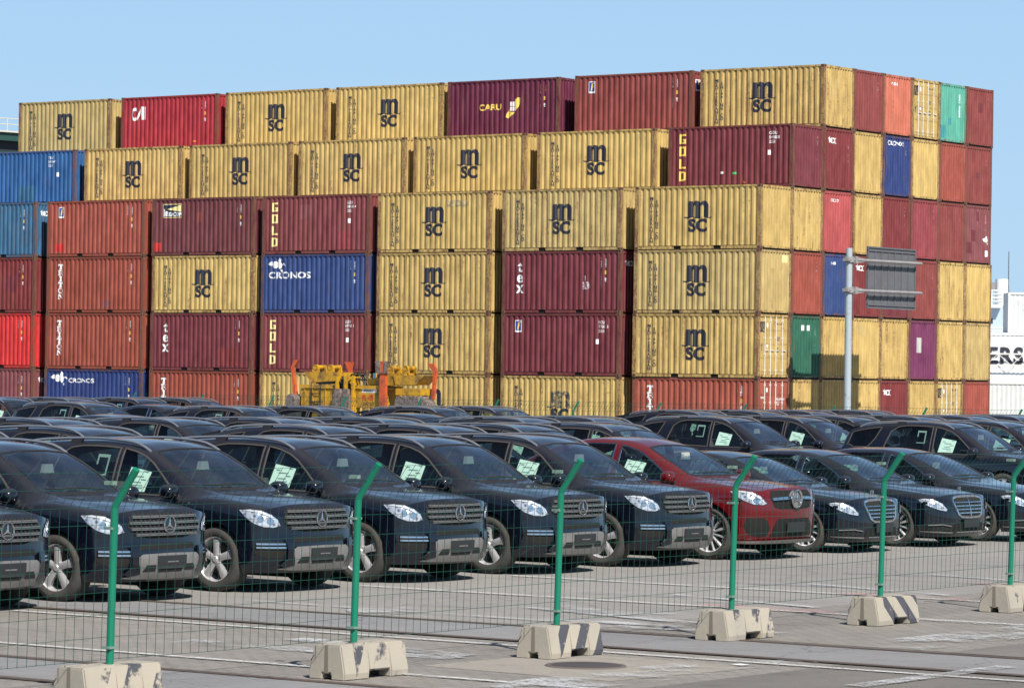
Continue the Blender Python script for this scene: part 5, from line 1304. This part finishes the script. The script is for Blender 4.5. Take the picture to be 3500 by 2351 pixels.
    if suv:
        zs = .87; UB = .78*sh.F(0, .87).x
        gr = [(T(-.56), .94), (T(-.60), .86), (T(-.53), .77), (T(-.30), .725), (0, .71), (T(.30), .725), (T(.53), .77), (T(.60), .86), (T(.56), .94), (T(.50), 1.0), (T(-.50), 1.0)]
        gro = fpatch('grille', sh, [gr], under, root, .004)
        bars = []
        for z, w in ((.962, .535), (.895, .582), (.828, .565), (.765, .50)):
            bars.append([(T(-w), z-.012), (T(w), z-.012), (T(w), z-.001), (T(-w), z-.001)]); bars.append([(T(-w), z+.004), (T(w), z+.004), (T(w), z+.015), (T(-w), z+.015)])
        fpatch('grille_bar', sh, bars, grille_m, gro, .012, thick=.02, smooth=False)
        nb = []
        for z in (.985, .922, .857, .795):
            for k in range(16):
                y = -.50+k*.066; nb.append([(T(y), z-.011), (T(y+.028), z-.011), (T(y+.028), z+.011), (T(y), z+.011)])
        fpatch('grille_stud', sh, nb, plas, gro, .008, thick=.006, smooth=False)
        so = obj('emblem', star_mesh(.093, .0095), chrome, root, True); so.location = sh.F(0, zs, .045)
        bm = bmesh.new(); lathe(bm, [(.001, .025), (.085, .022), (.085, -.03)], 20, 'x'); bo = obj('emblem_base', bm, plas, so, True); bo.location = (-.03, 0, 0)
        for f_ in (1, -1):
            q = (lambda p: p) if f_ == 1 else mir
            HL = [(-.93, .975), (-.80, .984), (-.67, .972), (-.56, .930), (-.48, .868), (-.445, .795), (-.53, .776), (-.64, .784), (-.755, .825), (-.855, .895)]
            lo = corner_patch('headlight', f_, HL, lamp_m, root, .010, UB)
            for uu, zz, r_ in ((-.56, .853, .042), (-.675, .880, .040)): corner_patch('lamp_lens', f_, [(uu+r_*math.cos(2*math.pi*k/14), zz+r_*math.sin(2*math.pi*k/14)) for k in range(14)], chrome, lo, .016, UB)
            corner_patch('lamp_strip', f_, [(-.90, .972), (-.80, .977), (-.675, .965), (-.572, .923), (-.50, .865), (-.515, .862), (-.585, .908), (-.68, .946), (-.80, .960)], drl, lo, .018, UB)
            fo = fpatch('fog_intake', sh, [q([(T(.60), .455), (T(.60), .605), (T(.80), .61), (T(.91), .60), (T(.91), .47), (T(.82), .42), (T(.66), .42)])], mesh_m, root, .004)
            fpatch('led_strip', sh, [q([(T(.60), .572), (T(.60), .592), (T(.90), .597), (T(.90), .575)]), q([(T(.60), .530), (T(.60), .552), (T(.90), .555), (T(.90), .533)])], chrome, fo, .014, thick=.01)
            fpatch('bumper_horn', sh, [q([(T(.47), .33), (T(.50), .45), (T(.50), .62), (T(.60), .64), (T(.585), .50), (T(.59), .40), (T(.66), .34), (T(.62), .30)])], body_m, root, .028, thick=.012)
        fpatch('upper_intake', sh, [[(T(-.48), .60), (T(.48), .60), (T(.44), .665), (T(-.44), .665)]], mesh_m, root, .004)
        skid = [(T(-.70), .285), (T(-.60), .30), (T(-.49), .52), (T(-.44), .550), (0, .558), (T(.44), .550), (T(.49), .52), (T(.60), .30), (T(.70), .285), (T(.50), .27), (0, .262), (T(-.50), .27)]
        sk = fpatch('skid_plate', sh, [skid], satin, root, .022, thick=.012)
        fpatch('skid_slot', sh, [[(T(-.44), .355), (T(-.39), .430), (T(-.25), .430), (T(-.25), .355)], [(T(.25), .355), (T(.25), .430), (T(.39), .430), (T(.44), .355)], [(T(-.20), .345), (T(-.20), .38), (T(.20), .38), (T(.20), .345)]], under, sk, .0365)
        po = fpatch('plate_carrier', sh, [[(T(-.235), .40), (T(.235), .40), (T(.235), .530), (T(-.235), .530)]], plas, root, .042, thick=.012)
        fpatch('plate_slot', sh, [[(T(-.09), .455), (T(.09), .455), (T(.09), .468), (T(-.09), .468)]], satin, po, .056)
    elif cpe:
        gr = [(T(-.50), 1.0), (T(-.56), .90), (T(-.48), .76), (T(-.36), .735), (0, .73), (T(.36), .735), (T(.48), .76), (T(.56), .90), (T(.50), 1.0)]
        gro = fpatch('grille', sh, [gr], mesh_m, root, .004)
        fpatch('grille_bar', sh, [[(T(-.53), .862), (T(-.10), .875), (T(.10), .875), (T(.53), .862), (T(.53), .90), (T(.10), .915), (T(-.10), .915), (T(-.53), .90)]], chrome, gro, .014, thick=.02)
        so = obj('emblem', star_mesh(.125, .016), chrome, root, True); so.location = sh.F(0, .88, .055)
        bm = bmesh.new(); lathe(bm, [(.001, .02), (.12, .015), (.12, -.04)], 20, 'x'); bo = obj('emblem_base', bm, satin, so, True); bo.location = (-.03, 0, 0)
        for f_ in (1, -1):
            q = (lambda p: p) if f_ == 1 else mir
            UB = .78*sh.F(0, .88).x
            lo = corner_patch('headlight', f_, [(-.96, .985), (-.82, 1.0), (-.67, .985), (-.54, .925), (-.44, .82), (-.50, .80), (-.64, .81), (-.79, .865), (-.89, .925)], lamp_m, root, .010, UB)
            corner_patch('lamp_strip', f_, [(-.93, .983), (-.82, .993), (-.68, .977), (-.555, .918), (-.47, .83), (-.49, .83), (-.57, .90), (-.69, .955), (-.82, .973)], drl, lo, .018, UB)
            corner_patch('lamp_lens', f_, [(-.60+.045*math.cos(2*math.pi*k/14), .868+.04*math.sin(2*math.pi*k/14)) for k in range(14)], chrome, lo, .016, UB)
            fpatch('fog_intake', sh, [q([(T(.62), .36), (T(.58), .47), (T(.62), .57), (T(.70), .62), (T(.90), .61), (T(.92), .50), (T(.88), .38), (T(.74), .34)])], mesh_m, root, .004)
        fpatch('upper_intake', sh, [[(T(-.56), .34), (T(.56), .34), (T(.50), .50), (T(.42), .60), (T(-.42), .60), (T(-.50), .50)]], mesh_m, root, .004)
        fpatch('plate_carrier', sh, [[(T(-.235), .40), (T(.235), .40), (T(.235), .545), (T(-.235), .545)]], plas, root, .03, thick=.012)
        fpatch('skid_plate', sh, [[(-.97, .25), (T(-.70), .245), (0, .24), (T(.70), .245), (.97, .25), (.97, .285), (T(.70), .29), (0, .295), (T(-.70), .29), (-.97, .285)]], satin, root, .03, thick=.02)
    else:
        fr_ = [(T(-.43), .77), (T(-.455), .72), (T(-.36), .52), (T(-.28), .475), (0, .465), (T(.28), .475), (T(.36), .52), (T(.455), .72), (T(.43), .77), (T(.30), .79), (0, .795), (T(-.30), .79)]
        go_ = fpatch('grille', sh, [fr_], under, root, .004)
        bm = bmesh.new(); ribbon(bm, lambda a, b, d: sh.F(a, b, d), fr_, .042, .022); obj('grille_frame', bm, chrome, go_, True)
        fpatch('grille_bar', sh, [[(T(-w), z), (T(w), z), (T(w), z+.016), (T(-w), z+.016)] for z, w in ((.53, .34), (.585, .37), (.64, .395), (.695, .42))]+[[(T(-.012), .485), (T(.012), .485), (T(.012), .78), (T(-.012), .78)]], chrome, go_, .012, thick=.012, smooth=False)
        so = obj('emblem', star_mesh(.042, .004), chrome, root, True); so.location = sh.P(.36, 10)+Vector((0, 0, .055))
        for f_ in (1, -1):
            q = (lambda p: p) if f_ == 1 else mir
            UB = .78*sh.F(0, .65).x
            lo = corner_patch('headlight', f_, [(-.88, .745), (-.76, .762), (-.62, .745), (-.50, .69), (-.41, .60), (-.43, .572), (-.53, .588), (-.67, .630), (-.79, .685)], lamp_m, root, .016, UB)
            corner_patch('lamp_strip', f_, [(-.86, .742), (-.76, .756), (-.63, .740), (-.515, .682), (-.435, .603), (-.455, .603), (-.53, .663), (-.64, .718), (-.76, .736)], drl, lo, .024, UB)
            corner_patch('lamp_lens', f_, [(-.62+.036*math.cos(2*math.pi*k/14), .665+.034*math.sin(2*math.pi*k/14)) for k in range(14)], chrome, lo, .016, UB)
            fo = fpatch('fog_intake', sh, [q([(T(.56), .27), (T(.56), .34), (T(.72), .365), (T(.89), .355), (T(.90), .30), (T(.82), .26)])], under, root, .004)
            fpatch('chrome_strip', sh, [q([(T(.56), .345), (T(.72), .37), (T(.89), .36), (T(.89), .346), (T(.72), .355), (T(.56), .33)])], chrome, fo, .014, thick=.01)
            fpatch('lip', sh, [q([(T(.54), .225), (T(.75), .235), (.97, .245), (.97, .262), (T(.75), .255), (T(.54), .245)])], satin, root, .018, thick=.012)
        fpatch('lower_intake', sh, [[(T(-.52), .25), (T(.52), .25), (T(.42), .38), (T(-.42), .38)]], mesh_m, root, .004)
        fpatch('plate_carrier', sh, [[(T(-.25), .31), (T(.25), .31), (T(.25), .44), (T(-.25), .44)]], plas, root, .03, thick=.012)
        fpatch('chrome_strip', sh, [[(T(-.42), .235), (T(.42), .235), (T(.42), .248), (T(-.42), .248)]], chrome, root, .02, thick=.008)
    # hood vents and ridge lines
    bm = bmesh.new()
    for m_ in (0, 1):
        for k in range(3):
            rr0 = 8.35+.14*k if not m_ else 11.65-.14*k
            if not sed: ribbon(bm, fn, [(-.30, rr0), (-.16, rr0)], .035, .004, False)
    if not sed: obj('bonnet_vent', bm, plas, root)
    else: bm.free()
    for rr0 in (6.35, 13.65): bm = bmesh.new(); ribbon(bm, fn, [(FX-.02, rr0), (.1, rr0), (-.36, rr0)], .008, .0015, False); obj('bonnet_seam', bm, plas, root)
    root['sh'] = 0; del root['sh']
    return root, sh
def add_sheet(root, sh, kind, which):
    """paper stuck inside the right-hand (camera side) windows"""
    K = sh.K; fn = lambda x, r: sh.P(x, 2*K-r)-sh.nrm(x, 2*K-r)*.014
    def quad(pts, me_name, mat, par, push=0):
        bm = bmesh.new(); v = []
        for x, r in pts: v.append(bm.verts.new(fn(x, r)-sh.nrm(x, 2*K-r)*push))
        bm.faces.new(v); return obj(me_name, bm, mat, par)
    x0 = {'suv': -1.20, 'coupe': -1.24, 'sedan': -1.34}[kind]
    if which in ('a', 'ab', 'ac'):
        o = quad([(x0-.02, 6.24), (x0-.37, 6.24), (x0-.315, 7.10), (x0+.03, 7.03)], 'paper_sheet', paper, root)
        bm = bmesh.new()
        for k, (a, b) in enumerate(((.1, .3), (.7, .9), (.25, .75), (.1, .35), (.3, .7), (.2, .8), (.15, .45))):
            r = 6.98-.10*k
            sx_ = x0-.02+.05*(r-6.2)/.9
            v = [bm.verts.new(sh.P(sx_-.33*a, 2*K-r)-sh.nrm(sx_, 2*K-r)*.011), bm.verts.new(sh.P(sx_-.33*b, 2*K-r)-sh.nrm(sx_, 2*K-r)*.011), bm.verts.new(sh.P(sx_-.33*b, 2*K-r+.025)-sh.nrm(sx_, 2*K-r)*.011), bm.verts.new(sh.P(sx_-.33*a, 2*K-r+.025)-sh.nrm(sx_, 2*K-r)*.011)]
            bm.faces.new(v)
        obj('printed_lines', bm, paper_l, o)
    if which in ('ab', 'b'):
        bm = bmesh.new(); X0, X1, R0, R1 = -1.90, -2.10, 6.75, 7.50; t = .026
        def P_(x, r): return bm.verts.new(sh.P(x, 2*K-r)-sh.nrm(x, 2*K-r)*.012)
        for a, b, c, d in ((X0, X1, R1-.12, R1), (X0, X0-t, R0, R1-.12), (X1+t, X1, R0+.35, R1-.12), (X0, X1, R0-.05, R0)): bm.faces.new([P_(a, c), P_(b, c), P_(b, d), P_(a, d)])
        obj('paper_frame', bm, paper, root)
    if which == 'card':
        bm = bmesh.new(); bx = {'suv': -.80, 'coupe': -.80, 'sedan': -.98}[kind]
        bm.faces.new([bm.verts.new(sh.P(x, r)-sh.nrm(x, r)*.02) for x, r in ((bx, 11.35), (bx, 10.95), (bx-.20, 10.9), (bx-.22, 11.3))]); obj('card', bm, card, root)

def make(kind, which):
    root, sh = build_car(kind); add_sheet(root, sh, kind, which); return root
_proto = {}
base_cache = {}
def car(kind, which, x, y, label, group, rz=0.0):
    key = (kind, which); bk = {'coupeblack': 'coupe', 'sedanwhite': 'sedan'}.get(kind, kind)
    if key not in _proto:
        if bk not in base_cache: base_cache[bk] = build_car(bk)
        b, sh = base_cache[bk]
        o = copy_tree(b); add_sheet(o, sh, bk, which); _proto[key] = o
        if kind != bk:                                    # the same body in another paint
            old, new = (p_red, p_black) if bk == 'coupe' else (p_black, p_white)
            for c in o.children_recursive:
                if c.type == 'MESH' and any(m is old for m in c.data.materials):
                    c.data = c.data.copy()
                    for i, m in enumerate(c.data.materials):
                        if m is old: c.data.materials[i] = new
    else: o = copy_tree(_proto[key])
    o.location = (x, y, 0); o.rotation_euler = (0, 0, rz); tag(o, label, 'car', group)
    return o
# ------------------------------------------------------------------ rows of parked cars
FR_G = 'cars parked in the front row'
CAR_G = 'dark cars parked in the rows behind'
X1 = -26.75
front = [(26.65, 'suv', 'a'), (29.23, 'suv', 'ab'), (31.95, 'suv', 'ab'), (34.68, 'suv', 'a'), (37.38, 'suv', 'a'), (40.0, 'suv', 'a'), (42.73, 'coupe', 'a'), (45.58, 'sedan', 'card'), (48.33, 'sedan', 'card'), (51.05, 'sedan', 'none')]
lab1 = ['black SUV cut off by the left edge, front row behind the near fence', 'black SUV with whole front face in view, farthest left in the front row', 'black SUV, second whole one from the left in the front row',
        'black SUV, third whole one from the left in the front row', 'black SUV, fourth from the left in the front row, two left of the red car', 'black SUV parked directly left of the red car', 'red coupe SUV, the only red car in the lot',
        'black saloon parked directly right of the red car', 'black saloon, second one right of the red car', 'black saloon at the right edge, third one right of the red car']
for (y, k, wch), lb in zip(front, lab1):
    car(k, wch, X1+(-.15 if k == 'sedan' else 0), y, lb, FR_G, [0, .004, -.006, .005, -.004, .007, -.003, .004, -.005, 0][lab1.index(lb)])
rowsB = [
 ('second row', -33.0, 's34.7a s37.5b s43.2ab s45.95a s48.5a s51.25a s63.4ab s66.2a'),
 ('third row', -38.9, 's40.2a s43.1b s46.2a s49.05ab s51.9a s56.6b s59.35a s64.3ab s67.0a s69.7a s72.5a s75.3b s78.1a'),
 ('fourth row', -46.2, 'c51.8a c62.9n w71.6n s74.6a s77.4b s80.2a s83.0a'),
 ('fifth row', -52.2, 's63.75ab s66.6a s71.4b s73.9a'),
 ('sixth row', -58.9, 's65.5ab c68.3n'),
 ('seventh row', -68.6, 's72.2a s75.0b s77.9ab s80.6a')]
rcar = random.Random(11)
for rn, x, lst in rowsB:
    items = lst.split(); n = len(items)
    for i, it in enumerate(items):
        kd = it[0]; num = ''.join(ch for ch in it[1:] if ch in '0123456789.'); w_ = it[1:].replace(num, '')
        kind = {'s': 'suv', 'c': 'coupeblack', 'w': 'sedanwhite'}[kd]; what = {'s': 'black SUV', 'c': 'black coupe SUV', 'w': 'white saloon'}[kd]
        lb = '%s, %s from the fence, %s' % (what, rn, (ordn+['ninth', 'tenth', 'eleventh', 'twelfth', 'thirteenth'])[i]+' from the left')
        car(kind, {'n': 'none'}.get(w_, w_), x+rcar.uniform(-.18, .18)-(.5 if kd == 'w' else 0)+(.8 if it == 'c51.8a' else 0), float(num)+rcar.uniform(-.04, .04), lb, CAR_G, rcar.uniform(-.006, .006))

# ------------------------------------------------------------------ green wire fences
fgreen = worn('fence_green', (0.002, 0.155, 0.088), (0.010, 0.10, 0.062), 0.66, 0.42, 5, .1); wgreen = simple('fence_wire_green', (0.003, 0.052, 0.032), .5); clamp_m = simple('clamp_grey', (.14, .22, .18), .5)
def fence(label, posts, axis, fixed, zb, group=None):
    """posts: positions along axis ('y': fence runs along y at x=fixed; 'x': along x at y=fixed)"""
    f = empty('wire_fence', (0, 0, 0), 0, label, 'fence', group)
    def W_(a, d, z): return (fixed+d+.024*(z-zb), a, z) if axis == 'y' else (a+.02*(z-zb), fixed+d, z)
    lean = (.215, .29) if axis == 'y' else (.215, .29)
    def Pt(a, h):   # h: 0..1.23 upright, then along the arm
        if h <= 1.23: return Vector(W_(a, 0, zb+h))
        t = (h-1.23)/.36
        return Vector(W_(a, 0, zb+1.23))+(Vector((.215*t, 0, .29*t)) if axis == 'y' else Vector((.18*t, .0, .29*t)))
    for a in posts:
        bm = bmesh.new(); r = .031
        path_tube(bm, [Pt(a, -.02), Pt(a, .6), Pt(a, 1.21), Pt(a, 1.25), Pt(a, 1.60)], r, 10)
        p_ = obj('post', bm, fgreen, f, True)
        if axis == 'y':
            bm = bmesh.new()
            for h in (.12, 1.05): box(bm, fixed-.041, fixed+.041, a-.048, a+.041, zb+h, zb+h+.020)
            box(bm, fixed-.04, fixed+.05, a-.05, a+.0, zb+1.40, zb+1.43)
            obj('clamp', bm, clamp_m, p_)
    rr = random.Random(3)
    for a, b in zip(posts[:-1], posts[1:]):
        bm = bmesh.new(); n = 29
        r = .0021 if axis == 'y' else .004
        for k in range(1, n):
            c = a+(b-a)*k/n; d = rr.uniform(-.006, .006)
            path_tube(bm, [Pt(c, .03), Pt(c+d, .6), Pt(c, 1.21), Pt(c, 1.26), Pt(c, 1.585)], r, 4)
        for h in (.04, .215, .39, .565, .74, .915, 1.09, 1.235, 1.42, 1.575):
            sag = rr.uniform(-.006, .010)
            path_tube(bm, [Pt(a, h), Pt((a*2+b)/3, h-sag), Pt((a+2*b)/3, h-sag), Pt(b, h)], r*1.15, 4)
        obj('mesh_panel', bm, wgreen, f)
    return f
near_posts = [17.10, 20.10, 23.16, 26.17, 29.19, 32.15, 35.09, 38.1]
fence('near green welded mesh fence with bent post tops standing on concrete blocks', near_posts, 'y', -18.40, .30)
far_posts = [-63.7+3.03*k for k in range(-5, 15)]
fence('far green mesh fence between the last cars and the container stack', far_posts, 'x', 87.0, .30)

# ------------------------------------------------------------------ concrete fence blocks
def blockmat(name, mode, slant, thr):
    """cream paint with painted dark diagonal bands, worn away in places"""
    m, t, b = newmat(name); tc = N(t, 'ShaderNodeTexCoord'); se = N(t, 'ShaderNodeSeparateXYZ'); t.links.new(tc.outputs['Object'], se.inputs[0])
    v = obj_vec(t, (1, 1, 1), False); oi = obj_vec(t)
    n1 = noise(t, oi, 3.5, 6, .7); n2 = noise(t, oi, 20, 5, .75); n3 = noise(t, oi, 1.6, 4)
    cream = mixc(t, ramp(t, n3, .35, .65), (.35, .315, .25), (.29, .27, .23))
    cream = mixc(t, math_(t, 'MULTIPLY', ramp(t, n1, .52, .72), .5), cream, (.34, .31, .26))
    cream = mixc(t, ramp(t, n1, .70, .76), cream, (.45, .29, .07))
    # bands: along y sheared with z
    s = math_(t, 'ADD', se.outputs['Y'], math_(t, 'MULTIPLY', se.outputs['Z'], slant)); w = math_(t, 'FRACT', math_(t, 'DIVIDE', s, .34))
    band = math_(t, 'LESS_THAN', w, .45); front = math_(t, 'MULTIPLY', math_(t, 'GREATER_THAN', se.outputs['X'], .02), math_(t, 'GREATER_THAN', se.outputs['Y'], .16))
    keep = math_(t, 'MULTIPLY', ramp(t, n1, thr-.03, thr+.03), ramp(t, n2, .34, .40))
    k = math_(t, 'MULTIPLY', math_(t, 'MULTIPLY', band, front), keep)
    c = mixc(t, k, cream, (.055, .058, .072))
    c = mixc(t, ramp(t, n2, .72, .76), c, (.09, .085, .08))
    t.links.new(c, b.inputs['Base Color']); b.inputs['Roughness'].default_value = .85; bump(t, b, n2, .006, .6); return m
bm_new = blockmat('block_paint_fresh', 1, -.70, .36); bm_worn = blockmat('block_paint_worn', 1, -.55, .54); bm_rev = blockmat('block_paint_rev', 1, .85, .36)
blocks = [(20.10, bm_worn, 'nearest concrete fence block at lower left, flaking dark stripes and yellow smear'), (23.16, bm_worn, 'cream concrete fence block with flaked speckled stripes, second from the left'),
          (26.17, bm_new, 'cream concrete fence block with bold dark stripes beside the manhole cover'), (29.19, bm_worn, 'cream concrete fence block with worn specks, fourth from the left'),
          (32.15, bm_rev, 'concrete fence block with black and yellow stripes slanting the other way'), (35.09, bm_worn, 'plain pale concrete fence block cut by the right edge')]
for yb, mt, lb in blocks:
    e = empty('fence_block', (-18.42, yb-.34-(.10 if yb < 21 else 0), 0), random.uniform(-.03, .03), lb, 'concrete block', 'concrete blocks under the fence posts')
    bm = bmesh.new(); L_ = .87
    full = [(-.192, 0), (-.05, 0), (-.045, .06), (.045, .06), (.05, 0), (.192, 0), (.200, .06), (.152, .30), (-.135, .30), (-.200, .06)]
    up_ = [(-.198, .075), (.198, .075), (.152, .30), (-.135, .30)]
    for poly, a, b_ in ((full, .0, .34), (up_, .34, .63), (full, .63, L_)): prism(bm, [(p[0], p[1]) for p in poly], 'y', a, b_)
    bmesh.ops.remove_doubles(bm, verts=bm.verts, dist=1e-4)
    cut = []
    bmesh.ops.bevel(bm, geom=[ed for ed in bm.edges if len(ed.link_faces) == 2 and ed.calc_face_angle(0) > .7], offset=.012, segments=2, affect='EDGES')
    obj('block_body', bm, mt, e, False)
    bm = bmesh.new(); prism(bm, [(-.022, .06), (.022, .06), (.016, .295), (-.016, .295)], 'y', -.003, .006); obj('end_groove', bm, simple('groove_painted_shade', (.16, .14, .11), .9) if 'groove_painted_shade' not in bpy.data.materials else bpy.data.materials['groove_painted_shade'], e)  # thin strip on the end face; the groove's shade is put into its colour
    bm = bmesh.new(); tube(bm, (-.17, -.004, .16), (-.06, .02, .306), .005, 5); obj('tie_wire', bm, plas, e)
for k_, v_ in list(base_cache.items()):
    o_ = v_[0]
    for c_ in list(o_.children_recursive): bpy.data.objects.remove(c_)
    bpy.data.objects.remove(o_)
